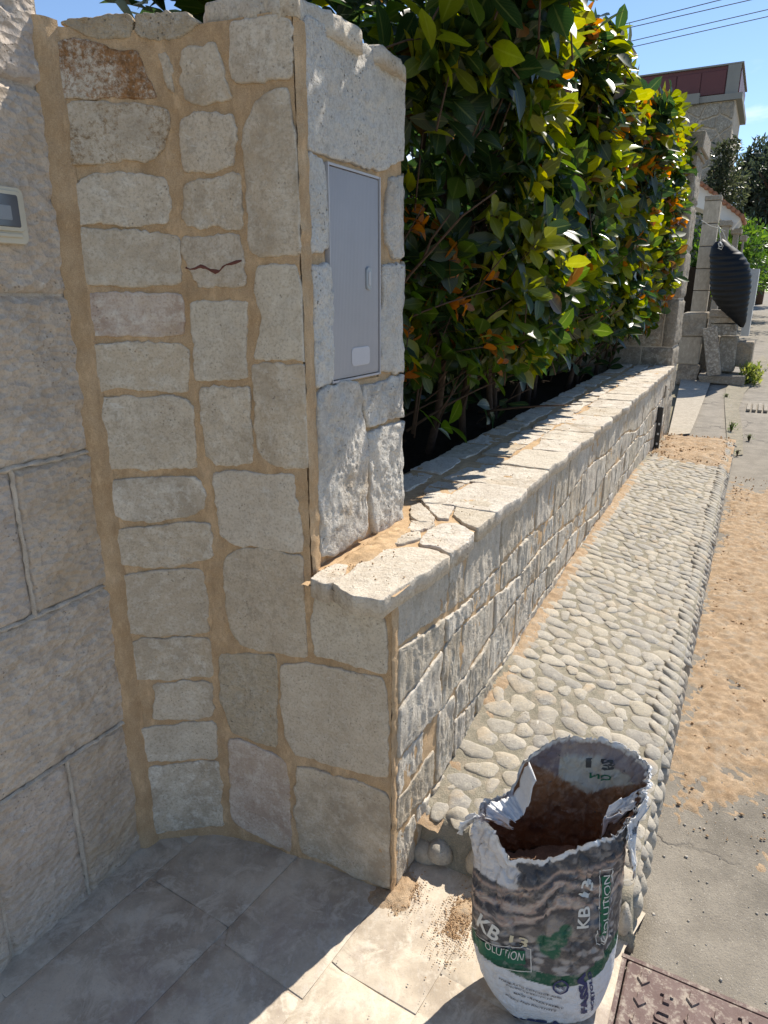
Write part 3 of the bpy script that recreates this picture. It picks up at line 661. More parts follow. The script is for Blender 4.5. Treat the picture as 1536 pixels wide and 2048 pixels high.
# ------------------------------------------------------------------ left wall of large hammered blocks
TL = -.704
lw = root('block_wall', W(-1, TL, 0), 'wall of large bush-hammered limestone blocks at the left edge of the entrance', 'wall')
lsurf = lambda s, z, h: Wv(s, TL+h, z)
def zj(px, py): return on_t(px, py, TL)[1]
zc = [-.03, zj(160,1500), zj(130,1205), zj(90,922), zj(70,590), zj(50,170), 2.35, 2.75]
vj = [[on_t(152,1640,TL)[0], on_t(14,1850,TL)[0]], [-.62], [on_t(43,1080,TL)[0]], [-.78], [-.40,-.95], [-.66], [-.45,-.9]]
SJ = -.182
k = 0
def block_geo(s0, s1, z0, z1, seed, surf, amp=.010, step=.011, th=.008, gap=.0018, dn=2):
    nu = max(6, int((s1-s0)/step)); nz = max(6, int((z1-z0)/step)); u = np.linspace(s0+gap, s1-gap, nu); z = np.linspace(z0+gap, z1-gap, nz)
    U, Z = np.meshgrid(u, z, indexing='ij'); Q = np.stack([U, Z, 0*U+seed*.7], -1)
    d = np.minimum(np.minimum(U-u[0], u[-1]-U), np.minimum(Z-z[0], z[-1]-Z))
    e = np.clip(d/.006, 0, 1); h = th*(.35+.65*e)
    chip = np.clip(.42-worley(Q, (22, 30, 22), seed), 0, 1)
    h = h+e*(fbm(Q, 7, 4, seed)*amp*1.3+fbm(Q, (30, 42, 30), 3, seed+4)*amp*1.1-chip*amp*1.5)
    h[[0, -1], :] = -.004; h[:, [0, -1]] = -.004
    U2 = U+fbm(Q, 20, 3, seed+7)*.006*(1-e*.0)*(d < .004); Z2 = Z+fbm(Q, 20, 3, seed+8)*.006*(d < .004)
    return surf(U2, Z2, h), grid_faces(nu, nz)
for r_ in range(len(zc)-1):
    xs = sorted([SJ]+[v for v in vj[r_]]+([-1.35] if r_ % 2 else [-1.2, -1.6])+[-1.9])
    xs = [x for x in xs]
    for i in range(len(xs)-1):
        k += 1; X, Fb = block_geo(xs[i], xs[i+1], zc[r_], zc[r_+1], k, lsurf, amp=.011, step=.010 if xs[i+1] > -.9 else .03)
        mesh_obj('stone_block', X, Fb[:, ::-1], M['block'], lw, rnd=[.05, .8, .3, .55, .1, .95, .65][k % 7])
m = MB(); m.box(-1.04, TL-.16, 1.36, 1.72, .315, 2.79); m.build('core', M['grey_joint'], lw)
# lighter old pointing smears along the joints
for (a, b) in ((0, 0),): pass
jm = MB(); rs = random.Random(2)
def joint_strip(s0, z0, s1, z1, w):
    n = max(4, int(math.hypot(s1-s0, z1-z0)/.012)); V = []
    dx, dz = s1-s0, z1-z0; l = math.hypot(dx, dz); nx, nz_ = -dz/l, dx/l
    for i in range(n+1):
        k_ = i/n; ww = w*(.5+rs.random()*.9); off = (rs.random()-.5)*.004
        for a, h in ((-1, .001), (-.35, .0085), (.35, .0085), (1, .001)):
            V.append(lsurf(np.array([s0+dx*k_+nx*(a*ww+off)]), np.array([z0+dz*k_+nz_*(a*ww+off)]), np.array([h+.003*rs.random()-.001]))[0])
    jm.add(V, [(i*4+j, (i+1)*4+j, (i+1)*4+j+1, i*4+j+1) for i in range(n) for j in range(3)], rs.random())
for z_ in (zc[1], zc[2], zc[3]): joint_strip(-1.2, z_, SJ-.01, z_, .0055)
joint_strip(vj[0][0], 0, vj[0][0], zc[1], .008); joint_strip(vj[2][0], zc[2], vj[2][0], zc[3], .005)
o = jm.build('pointing', M['grey_joint'], lw, smooth=True)
# wide fresh mortar strip where wall and pillar meet
z = np.linspace(0, ZT+.02, 300); a = np.linspace(0, 1, 9); A, Z = np.meshgrid(a, z, indexing='ij')
p0 = Wv(SJ-.025+0*Z, TL+.002+0*Z, Z); p1 = curved(np.full(Z.shape, .045), Z, np.full(Z.shape, .003))
X = p0*(1-A[..., None])+p1*A[..., None]; bul = np.sin(A*math.pi)*.012+fbm(X, 26, 4, 6)*.011
nn2 = np.array([D[0]*-.7+N[0]*.7, D[1]*-.7+N[1]*.7, 0]); X = X+bul[..., None]*nn2
mesh_obj('corner_mortar', X, grid_faces(9, 300), M['mortar'], pil, rnd=.22)

# bell panel on the left wall
bp = root('bell_panel', W(-.5, TL+.01, 1.6), 'cream framed bell panel with a smoked window at the left edge of the block wall', 'bell panel')
b0 = on_t(50, 380, TL+.02); b1 = on_t(52, 488, TL+.02); bw = .150; bs1 = on_t(51, 430, TL+.022)[0]; bh = abs(b0[1]-b1[1]); bz = (b0[1]+b1[1])/2
plate('frame', bs1-bw/2, bz, bw, bh+.004, .012, TL+.004, .020, M['frame'], bp)
plate('inner_frame', bs1-bw/2, bz+.008, bw-.018, bh-.026, .007, TL+.020, .008, M['frame'], bp)
plate('window', bs1-bw/2, bz+.008, bw-.034, bh-.042, .004, TL+.024, .0062, M['glass_dark'], bp)
plate('flap', bs1-bw/2, bz-bh/2+.014, bw-.03, .008, .003, TL+.022, .006, M['frame'], bp)
plate('name_card', bs1-bw/2, bz+.004, bw-.07, bh-.075, .002, TL+.0295, .0012, M['handle'], bp)
# ------------------------------------------------------------------ low wall
LEN = 5.22
lo = root('low_wall', W(2.6, -.2, 0), 'long low garden wall of split pale stone with irregular flagstone cap', 'wall')
m = MB(); m.box(LEN/2+.004, -.218, .41, LEN-.01, .42, .86); m.build('core', M['mortar'], lo)
front = lambda s, z, h: Wv(s, -.004+h, z)
# mortar face
u = np.arange(.0, LEN, .02); z = np.linspace(.0, .868, 60); U, Z = np.meshgrid(u, z, indexing='ij'); Q = np.stack([U, Z, 0*U+9], -1)
mesh_obj('mortar', front(U, Z, fbm(Q, 28, 4, 2)*.010+.0078), grid_faces(len(u), 60)[:, ::-1], M['mortar'], lo, rnd=.3)
rs = random.Random(21); rows = [0, .15, .30, .42, .55, .68, .858]; k = 0; jt = {}
def rowz(i, s):
    if i in (0, len(rows)-1): return rows[i]
    return rows[i]+.028*math.sin(s*2.3+i*1.7)+.016*math.sin(s*6.1+i*2.9)
taken = []
for i in range(len(rows)-1):
    s = .012
    while s < LEN-.03:
        w_ = (.09+rs.random()*.20)*(1.1 if i == 5 else 1)
        if s+w_ > LEN-.10: w_ = LEN-.006-s
        top = i+1
        if any(a < s+w_*.5 < b and j == i for a, b, j in taken):
            nx = [b for a, b, j in taken if j == i and a < s+w_*.5 < b][0]; 
            s = max(s+.02, nx); continue
        nxt = [a for a, b, j in taken if j == i and s < a < s+w_]
        if nxt: w_ = max(.03, nxt[0]-s)
        if rs.random() < .22 and i < 4 and w_ < .2: top = i+2; taken.append((s, s+w_, i+1))
        g = .003+rs.random()*.0045; a, b = s+g, s+w_-g
        if b-a > .025:
            j = lambda q=.008: (rs.random()-.5)*q
            zt = lambda x, r_: rowz(r_, x)
            mid = (a+b)/2
            P = [(a+j(), zt(a, i)+g+j()), (mid, zt(mid, i)+g+j()), (b+j(), zt(b, i)+g+j()), (b+j(.014), (zt(b, i)+zt(b, top))/2), (b+j(), zt(b, top)-g+j()), (mid+j(.03), zt(mid, top)-g+j()), (a+j(), zt(a, top)-g+j()), (a+j(.014), (zt(a, i)+zt(a, top))/2)]
            hide = max(p[1] for p in P) < float(wall_z(mid))-.03
            if not hide:
                k += 1; near = s < 1.6
                stone('stone', ccw(P, True), front, M['riven'], lo, k+100, n=64 if near else 34, rings=16 if near else 8, th=.009+rs.random()*.007, amp=.006, nsc=(48, 30, 30), aniso=(1, .45, 1), rough=.0055, smooth=0, edge=.003, pits=.003, back=-.02)
        s += w_
# cap of flat stones
zcap = lambda s: .872+.008*np.asarray(s)
capf = lambda s, t, h: Wv(s, t, zcap(s)-.012+h)
u = np.arange(-.105, LEN+.02, .025); v = np.linspace(-.435, .02, 26); U, T = np.meshgrid(u, v, indexing='ij'); Q = np.stack([U, T, 0*U+3], -1)
Hh = fbm(Q, 24, 4, 5)*.010+.005
ok = ~((U < .02) & (T < -.16)) & ~((U < -.045)) & ~((U < -.06) & (T > -.03))
Fm = grid_faces(len(u), 26)[:, ::-1]; Fm = Fm[ok.ravel()[Fm].all(1)]
mesh_obj('cap_mortar', capf(U, T, Hh), Fm, M['mortar'], lo, rnd=.6)
m = MB(); m.box(LEN/2, -.216, .862, LEN-.03, .41, .014); m.build('cap_bed', M['mortar'], lo)
def cap_stone(P, sd, th=.0145, back=-.016, **k):
    stone('cap_stone', ccw(P), capf, M['cap'], lo, sd, n=64, th=th, back=back, amp=.0038, nsc=(22, 22, 22), rough=.0040, edge=.0012, smooth=0, close=True, rings=7, pits=.001, **k)
def stp(L_, z0=.885): return [st_z(x, y, z0) for x, y in L_]
near = [zx5([(370,1735),(530,1600),(690,1510),(850,1490),(1000,1500),(1165,1552),(1080,1612),(930,1700),(800,1776),(742,1815),(700,1850),(600,1830),(480,1820)]),
        zx5([(205,1700),(290,1640),(380,1600),(470,1605),(440,1680),(370,1725),(330,1745),(250,1730)]),
        zx5([(510,1560),(600,1480),(700,1455),(760,1470),(700,1500),(600,1545)]),
        zx5([(760,1450),(800,1400),(900,1370),(960,1390),(960,1430),(850,1470),(770,1470)]),
        zx5([(960,1450),(1000,1380),(1100,1340),(1200,1330),(1330,1400),(1260,1480),(1160,1540),(1060,1490),(960,1480)]),
        zx5([(870,1370),(900,1320),(1000,1320),(1070,1340),(990,1375),(900,1395)]),
        zx5([(885,1290),(890,1220),(960,1200),(1060,1300),(1050,1330),(960,1330)]),
        zx5([(960,1180),(1000,1140),(1090,1130),(1220,1160),(1170,1260),(1150,1310),(1080,1300)]),
        zx5([(1180,1280),(1230,1180),(1350,1160),(1500,1200),(1502,1240),(1420,1320),(1350,1370),(1250,1330)])]
ci = 0
for P in near:
    ci += 1; cap_stone(stp(P), 300+ci, back=-.03 if ci in (1, 2, 5, 9) else -.012, label='big front corner slab with a broken dark edge' if ci == 1 else None)
s = .62; rs = random.Random(33)
# front row
while s < LEN-.05:
    w_ = .16+rs.random()*.24; w_ = min(w_, LEN+.01-s)
    if LEN-s-w_ < .08: w_ = LEN-s
    j = lambda q=.02: (rs.random()-.5)*q
    dpt = -.13-rs.random()*.05
    P = [(s+.004, dpt+j(.03)), (s+w_*.5, dpt+j(.04)), (s+w_-.006, dpt+j(.03)), (s+w_-.004, .028+j(.012)), (s+w_*.66, .034+j(.02)), (s+w_*.3, .034+j(.02)), (s+.004, .028+j(.012))]
    ci += 1; cap_stone(P, 300+ci, th=.013+rs.random()*.004, back=-.026); s += w_
# the rest: jittered rows
for (t0, t1, s0) in ((-.285, -.165, .72), (-.44, -.30, .70)):
    s = s0
    while s < LEN-.04:
        w_ = .10+rs.random()*.20; w_ = min(w_, LEN-s); j = lambda q=.022: (rs.random()-.5)*q
        g = .008+rs.random()*.008
        P = [(s+g+j(), t0+g+j()), (s+w_*.5, t0+g+j()), (s+w_-g+j(), t0+g+j()), (s+w_-g+j(), (t0+t1)/2), (s+w_-g+j(), t1-g+j()), (s+w_*.5+j(), t1-g+j()), (s+g+j(), t1-g+j())]
        if w_ > .06: ci += 1; cap_stone(P, 300+ci, th=.011+rs.random()*.005, back=-.01 if t0 > -.4 else -.03)
        s += w_
# black vertical pipe and square junction at the far end
pp = root('drain_pipe', W(5.03, .03, .29), 'short black square pipe standing against the far end of the low wall', 'pipe')
sp0, zp0 = on_t(1316, 885, .04); sp1, zp1 = on_t(1326, 812, .04)
m = MB(); m.box(sp0, .03, (.30+zp1)/2, .045, .04, zp1-.30); bevel(m.build('pipe', M['black_pipe'], pp), .006)
for zz in (.36, .44, .52): m = MB(); m.box(sp0-.024, .034, zz, .004, .014, .016); m.build('clip', M['galv'], pp)
sb, zb = on_t(1332, 782, .02); m = MB(); m.box(sb, .005, zb, .07, .045, .10, jit=.008, seed=3); bevel(m.build('junction_box', M['far'], pp), .006)

# ------------------------------------------------------------------ cobbled strip: cement bed, pebbles one by one
bedo = bpy.data.objects.new('cobbled_pavement', None); COL.objects.link(bedo); bedo['kind'] = 'structure'; bedo.location = [float(v) for v in W(2.6, .28, .1)]
S0, S1 = .17, 5.25
u = np.concatenate([[S0-.035, S0-.02], np.arange(S0, S1, .02), [S1+.25]]); v = np.concatenate([np.linspace(-.02, SW, 30), [SW+.012, SW+.02, SW+.024]])
U, T = np.meshgrid(u, v, indexing='ij'); Q = np.stack([U, T, 0*U], -1)
Z = strip_z(U, T)+.0008+fbm(Q, 16, 4, 4)*.009
drop = np.clip((T-SW)/.02, 0, 1); Z = Z*(1-drop)+(road_z(U)-.02)*drop
Z[0, :] = -.02; Z[1, :] = .02; Z[2, :] = Z[2, :]-.015; Z[-1, :] = road_z(5.5)-.03
mesh_obj('cement_bed', Wv(U, T, Z), grid_faces(len(u), len(v))[:, ::-1], M['bed'], bedo, rnd=.1)
def pebble_tpl(seed):
    n, rr_ = 16, 6; rsd = np.random.RandomState(seed); a = np.linspace(0, 2*math.pi, n, endpoint=False)
    R = 1+.10*np.cos(2*a+rsd.rand()*6)+.09*np.cos(3*a+rsd.rand()*6)+.05*np.cos(5*a+rsd.rand()*6)
    V = []
    for j, (f, h) in enumerate(((1.0, -.55), (1.03, -.05), (.97, .28), (.80, .60), (.52, .84), (.24, .96))):
        V.append(np.column_stack([np.cos(a)*R*f, np.sin(a)*R*f, np.full(n, h)]))
    V.append([[0, 0, 1.0]]); V = np.concatenate(V); V[:, 2] += fbm(V, 1.3, 3, seed)*.45; V[:, :2] *= 1+fbm(V*[1,1,.2], 1.1, 2, seed+40)[:, None]*.5
    Fc = [(j*n+i, j*n+(i+1) % n, (j+1)*n+(i+1) % n, (j+1)*n+i) for j in range(rr_-1) for i in range(n)]+[((rr_-1)*n+i, (rr_-1)*n+(i+1) % n, rr_*n) for i in range(n)]
    return V, Fc
TPL = [pebble_tpl(i) for i in range(10)]
rs = random.Random(77); peb = []
# packed rows with jitter, pebbles long across the strip, largest near
s = .195; row = 0
while s < S1-.02:
    hh_ = (.062 if s < .9 else .056)*(.85+.3*rs.random()); t = .012+rs.random()*.03
    while t < SW-.045:
        w_ = (.082 if s < .9 else .078)*(.45+.85*rs.random())
        peb.append([s+(rs.random()-.5)*hh_*.55, t+w_/2, w_*.5*1.02, hh_*.5*(.90+.26*rs.random()), (rs.random()-.5)*.8, .0055+.004*rs.random()])
        t += w_+.001+(.010*rs.random() if s < 1.2 else .005*rs.random())
    s += hh_*1.03; row += 1
P_ = np.array([[p[0], p[1]] for p in peb]); Rr = np.array([(p[2]+p[3])/2 for p in peb])
for it in range(14):       # push overlapping neighbours apart
    order = np.argsort(P_[:, 0]); Mv = np.zeros_like(P_)
    for k_ in range(1, 22):
        a, b = order[:-k_], order[k_:]; d = P_[b]-P_[a]; l = np.linalg.norm(d, axis=1)+1e-6; ov = np.clip((Rr[a]+Rr[b])*.94-l, 0, .02)
        q = d/l[:, None]*ov[:, None]*.25; np.add.at(Mv, a, -q); np.add.at(Mv, b, q)
    P_ += Mv; P_[:, 1] = np.clip(P_[:, 1], .018, SW-.062)
for p, q in zip(peb, P_): p[0], p[1] = q
edge = []; s = .20
while s < S1:
    hh_ = (.060 if s < 1.2 else .052)*(.75+.5*rs.random())
    edge.append([s+hh_/2, SW-.018, .036+.010*rs.random(), hh_*.5*1.04, (rs.random()-.5)*.3, .013])
    s += hh_*1.0
def place_pebble(p, tilt=0.0, zoff=0.0, side=False):
    s, t, a, b, rot, h = p; e = .02
    if side: base_z = zoff; zs = 0; zt = 0
    else:
        base_z = float(strip_z(s, t)); zs = float(strip_z(s+e, t)-strip_z(s-e, t))/(2*e); zt = float(strip_z(s, t+.01)-strip_z(s, t-.01))/.02
    X = Vector((D[0], D[1], zs)).normalized(); Y = Vector((N[0], N[1], zt-tilt)).normalized(); 
    Zx = Y.cross(X); Zx = Zx if Zx.z > 0 or side else -Zx
    Zx.normalize(); X = (Y.cross(Zx)).normalized()
    R = Matrix((Y, -X, Zx)).transposed() @ Matrix.Rotation(rot, 3, 'Z') @ Matrix.Diagonal((a, b, h))
    return R, W(s, t, base_z+zoff*(0 if side else 1))
allp = [(p, place_pebble(p)) for p in peb]
allp += [(p, place_pebble(p, tilt=.45, zoff=-.006)) for p in edge]
# side face stones of the kerb: stand on edge facing the street
for p in edge:
    q = [p[0]+(rs.random()-.5)*.02, SW+.004, 0, 0, 0, 0]; zk_ = float(kerb_z(q[0])); zr = float(road_z(q[0]))
    zk_ -= .018; nst = 1
    for n_ in range(nst):
        hgt = (zk_-zr)/nst; a = p[3]*(.9+.2*rs.random()); b = min(hgt*.5, .05)
        Rm = Matrix((Vector((D[0], D[1], 0)), Vector((0, 0, 1)), Vector((N[0], N[1], 0)))).transposed() @ Matrix.Rotation((rs.random()-.5)*.5, 3, 'Z') @ Matrix.Diagonal((a, b, .024))
        allp.append((q, (Rm, W(q[0], q[1], zr+hgt*(n_+.42)))))
# big end stones next to the pillar foot
for (px, py, zz, a, b, h, rt) in ((855,1630,.10,.024,.026,.03,.2),(917,1640,.105,.040,.034,.035,.5),(880,1700,.04,.030,.040,.032,.3),(905,1582,.125,.026,.018,.02,.3),(985,1612,.12,.024,.020,.02,.1),(850,1700,.02,.035,.05,.03,.9)):
    w0 = on_z(px, py, zz); s_, t_ = ST_of(w0)
    allp.append(([s_, t_, a, b, 0, h], (Matrix.Rotation(rt, 3, 'Z') @ Matrix.Diagonal((a, b, h)), w0)))
for i in range(12):        # front face of the strip's near end
    t_ = .17+i*.035; b = .042
    Rm = Matrix((Vector((N[0], N[1], 0)), Vector((0, 0, 1)), Vector((-D[0], -D[1], 0)))).transposed() @ Matrix.Diagonal((.019, b, .022))
    allp.append(([S0, t_, 0, 0, 0, 0], (Rm, W(S0-.018, t_, .048))))
def camdist(p): return float(np.linalg.norm(np.array(p)-[0, 0, CH]))
allp.sort(key=lambda q: camdist(q[1][1])/(1e-6+max(q[0][2]*q[0][3], .0005)**.25))
tm = []
for i, (V, Fc) in enumerate(TPL):
    for j in range(3):
        o = mesh_obj('pebble', V, Fc, M['pebble'], None, True, rnd=((i*3+j)*.618) % 1, loc=np.zeros(3)); tm.append(o.data); bpy.data.objects.remove(o)
bl = np.array(bedo.location); big = MB()
for i, (p, (R, loc)) in enumerate(allp):
    if i < 300:
        o = bpy.data.objects.new('pebble', tm[(i*7) % 30]); COL.objects.link(o); o.parent = bedo
        o.matrix_basis = Matrix.Translation([float(x) for x in loc-bl]) @ R.to_4x4()
    else:
        V, Fc = TPL[(i*7) % 10]; big.add(V@np.array(R).T+loc, Fc, (i*.618) % 1)
big.build('pebbles', M['pebble'], bedo, smooth=True, kind='stuff')

# ------------------------------------------------------------------ sand
def sand_patch(name, s0, s1, t0, t1, zf, th, seed, step=.012, bias=.0, label=None, cat=None, fall=.25, sc=9, mat='sand', parent=None, kind='stuff', rough=.9):
    u = np.arange(s0, s1, step); v = np.arange(t0, t1, step); U, T = np.meshgrid(u, v, indexing='ij'); Q = np.stack([U, T, 0*U], -1)
    a = np.clip(np.minimum((U-s0)/(s1-s0), (s1-U)/(s1-s0))/fall, 0, 1)*np.clip(np.minimum((T-t0)/(t1-t0), (t1-T)/(t1-t0))/fall, 0, 1)
    h = th*(a+bias+fbm(Q, sc, 5, seed, .6)*1.5-.35)+fbm(Q, 70, 3, seed+2)*.008*rough
    keep = h > -.013; Fm = grid_faces(len(u), len(v))[:, ::-1]; Fm = Fm[keep.ravel()[Fm].all(1)]
    if not len(Fm): return
    used = np.unique(Fm); mp_ = -np.ones(U.size, int); mp_[used] = np.arange(len(used))
    X = Wv(U, T, zf(U, T)+h).reshape(-1, 3)[used]
    return mesh_obj(name, X, mp_[Fm], M[mat], parent, kind=kind, label=label, cat=cat, rnd=.5)
rz2 = lambda s, t: road_z(s)
sand_patch('loose_sand', .50, 4.3, .52, 1.7, rz2, .017, 3, step=.011, bias=-.10, rough=2.6, label='orange sand spilled on the road along the pebble kerb', cat='sand', fall=.12, sc=8)
sand_patch('loose_sand', 4.1, 5.35, .0, .60, strip_z, .035, 8, step=.014, bias=.15, label='mound of orange sand covering the far end of the cobbles', cat='sand', fall=.2)
sand_patch('loose_sand', .14, 4.4, -.004, .07, strip_z, .010, 13, step=.008, bias=-.05, label='thin line of sand at the foot of the low wall', cat='sand', sc=14)
sand_patch('loose_sand', -.07, .10, -.06, .07, lambda s, t: 0*s+.003, .013, 17, step=.004, bias=-.02, label='small heap of mortar crumbs at the corner foot of the low wall', cat='sand', sc=20)
bs_, bt_ = st_z(915, 1850, 0)
sand_patch('loose_sand', bs_-.05, bs_+.09, bt_-.03, bt_+.035, lambda s, t: 0*s+.003, .006, 19, step=.004, bias=-.05, label='sprinkle of orange grains left of the mortar bag', cat='sand', sc=24)
cm = [(s_, s_+.3, -.44, .02) for s_ in np.arange(.5, 5, .29)]
sand_patch('sand', .45, 5.1, -.44, .0, lambda s, t: zcap(s)-.010, .012, 23, step=.011, bias=-.05, mat='mortar', parent=lo, kind='stuff', sc=7, fall=.05)
sand_patch('sand', -.05, .50, -.215, -.10, lambda s, t: zcap(s)-.008, .018, 29, step=.006, bias=-.02, mat='mortar', parent=lo, kind='stuff', sc=14, fall=.3)
def grains(name, n, fn, r0, r1, mat, seed, label, cat):
    rs_ = np.random.RandomState(seed); oc = np.array([(1,0,0),(-1,0,0),(0,1,0),(0,-1,0),(0,0,1),(0,0,-1)], float)
    of = np.array([(0,2,4),(2,1,4),(1,3,4),(3,0,4),(2,0,5),(1,2,5),(3,1,5),(0,3,5)])
    V = []; Fs = []
    for i in range(n):
        p = fn(rs_); r = r0+(r1-r0)*rs_.rand()**3; q = oc*r*(.6+.7*rs_.rand(6, 1))*[1, 1, .8]; th_ = rs_.rand()*6
        c_, s_ = math.cos(th_), math.sin(th_); q = q@np.array([[c_, s_, 0], [-s_, c_, 0], [0, 0, 1]]); V.append(q+p+[0, 0, r*.3]); Fs.append(of+i*6)
    return mesh_obj(name, np.concatenate(V), np.concatenate(Fs), M[mat], kind='stuff', label=label, cat=cat, smooth=False, rnd=.4)
def onroad(r):
    s = .55+3.8*r.rand(); t = .63+.95*r.rand()**1.4; return W(s, t, road_surf(s, t)+.003)
grains('sand_clods', 2600, onroad, .0012, .009, 'crumb', 1, 'clods and crumbs scattered over the sand on the road', 'sand')
def onstrip(r):
    s = 4.2+1.1*r.rand(); t = .55*r.rand(); return W(s, t, float(strip_z(s, t))+.018)
grains('sand_clods', 700, onstrip, .003, .012, 'crumb', 2, 'clods on the sand mound at the far end of the cobbles', 'sand')
def oncorner(r): return W(.01+r.randn()*.035, .02+abs(r.randn())*.03, .006)
grains('sand_clods', 700, oncorner, .0008, .003, 'crumb', 13, 'crumbs of mortar round the corner foot of the low wall', 'sand')
def onbag(r):
    return W(bs_+(r.randn())*.055, bt_+r.randn()*.028, .006)
grains('sand_clods', 1500, onbag, .0008, .0028, 'crumb', 3, 'loose grains around the foot of the mortar bag', 'sand')
def oncap(r):
    s = 4.5*r.rand()**1.5; t = -.42+.42*r.rand()
    if s < .47 and t < TA+.02: t = TA+.02+.1*r.rand()
    return W(s, t, float(zcap(s))+.003)
grains('sand_clods', 700, oncap, .0010, .0032, 'crumb', 4, 'crumbs of mortar lying on the flagstone cap of the low wall', 'sand')
def onfloor(r):
    return W(-1.2+1.4*r.rand(), -.65+1.2*r.rand(), .006)
grains('grit', 900, onfloor, .0008, .003, 'grit', 5, 'fine grit scattered over the entrance paving', 'grit')
def onasph(r): 
    s = -.6+1.6*r.rand(); t = .6+.9*r.rand(); return W(s, t, road_surf(s, t)+.0005)
grains('grit', 500, onasph, .001, .006, 'grit', 6, 'small pale stones lying on the asphalt beside the bag', 'grit')

# ------------------------------------------------------------------ manhole cover
mh = root('manhole_cover', W(-.2, .88, 0), 'square rusty cast iron manhole cover with raised arrows at the lower right corner', 'manhole cover')
mS1, mT0 = .094, .582; ms = .60
m = MB(); m.box(mS1-ms/2, mT0+ms/2, -.012, ms, ms, .03); o = m.build('lid', M['iron'], mh); bevel(o, .006)
m = MB()
for (cs, ct, ds_, dt_) in ((mS1+.008, mT0+ms/2, .010, ms+.03), (mS1-ms-.008, mT0+ms/2, .010, ms+.03), (mS1-ms/2, mT0-.008, ms, .010), (mS1-ms/2, mT0+ms+.008, ms, .010)): m.box(cs, ct, -.012, ds_, dt_, .026)
m.build('rim', M['iron'], mh)
def arrow(cs, ct, up, sc):
    P = [(0, 1), (.75, .15), (.36, .15), (.36, -.9), (-.36, -.9), (-.36, .15), (-.75, .15)]; V = []
    for f, h in ((1, 0), (.9, .005)): V += [Wv(cs+up*p[1]*sc*f, ct+p[0]*sc*f, .003+h) for p in P]
    n = len(P); Fc = [(i, (i+1) % n, n+(i+1) % n, n+i) for i in range(n)]+[tuple(range(n, 2*n))]
    if up > 0: Fc = [f[::-1] for f in Fc]
    bm = bmesh.new(); vs = [bm.verts.new(v) for v in V]
    for f in Fc: bm.faces.new([vs[i] for i in f])
    bmesh.ops.recalc_face_normals(bm, faces=bm.faces); me = bpy.data.meshes.new('arrow')
    loc = W(cs, ct, 0); bmesh.ops.translate(bm, verts=bm.verts, vec=[-float(x) for x in loc]); bm.to_mesh(me); bm.free(); me.materials.append(M['iron'])
    o = bpy.data.objects.new('arrow', me); COL.objects.link(o); o.parent = mh; o.location = [float(x) for x in (loc-np.array(mh.location))]
r_ = 0
for i, sr in enumerate(np.arange(mS1-.035, mS1-.56, -.055)):
    for j, tr in enumerate(np.arange(mT0+.04, mT0+.58, .052)):
        if .05 < tr-mT0 < .11+.0 and i % 6 != 0: continue
        arrow(sr-(j % 2)*.022, tr, 1 if (j % 3 == 1) else -1, .019)
def text_geo(s, size, ext=0.0, sub=0.004, font_space=1.0, bold=0.0):
    cu = bpy.data.curves.new('t', 'FONT'); cu.body = s; cu.size = size; cu.extrude = ext; cu.align_x = 'CENTER'; cu.align_y = 'CENTER'; cu.space_character = font_space; cu.resolution_u = 3; cu.offset = bold
    o = bpy.data.objects.new('t', cu); COL.objects.link(o); dg = bpy.context.evaluated_depsgraph_get(); me = o.evaluated_get(dg).to_mesh()
    bm = bmesh.new(); bm.from_mesh(me)
    bmesh.ops.triangulate(bm, faces=bm.faces)
    for _ in range(3):
        es = [e for e in bm.edges if e.calc_length() > sub]
        if not es: break
        bmesh.ops.subdivide_edges(bm, edges=es, cuts=1); bmesh.ops.triangulate(bm, faces=bm.faces)
    V = np.array([v.co[:] for v in bm.verts]); bm.verts.index_update(); Fs = [tuple(v.index for v in f.verts) for f in bm.faces]
    bm.free(); o.evaluated_get(dg).to_mesh_clear(); bpy.data.objects.remove(o); bpy.data.curves.remove(cu)
    return V, Fs
V, Fs = text_geo('UNI EN 124', .042, .003, 9)
mesh_obj('lettering', Wv(mS1-.20-V[:, 0], mT0+.085+V[:, 1], .005+V[:, 2]), Fs, M['iron'], mh, False, rnd=.2)
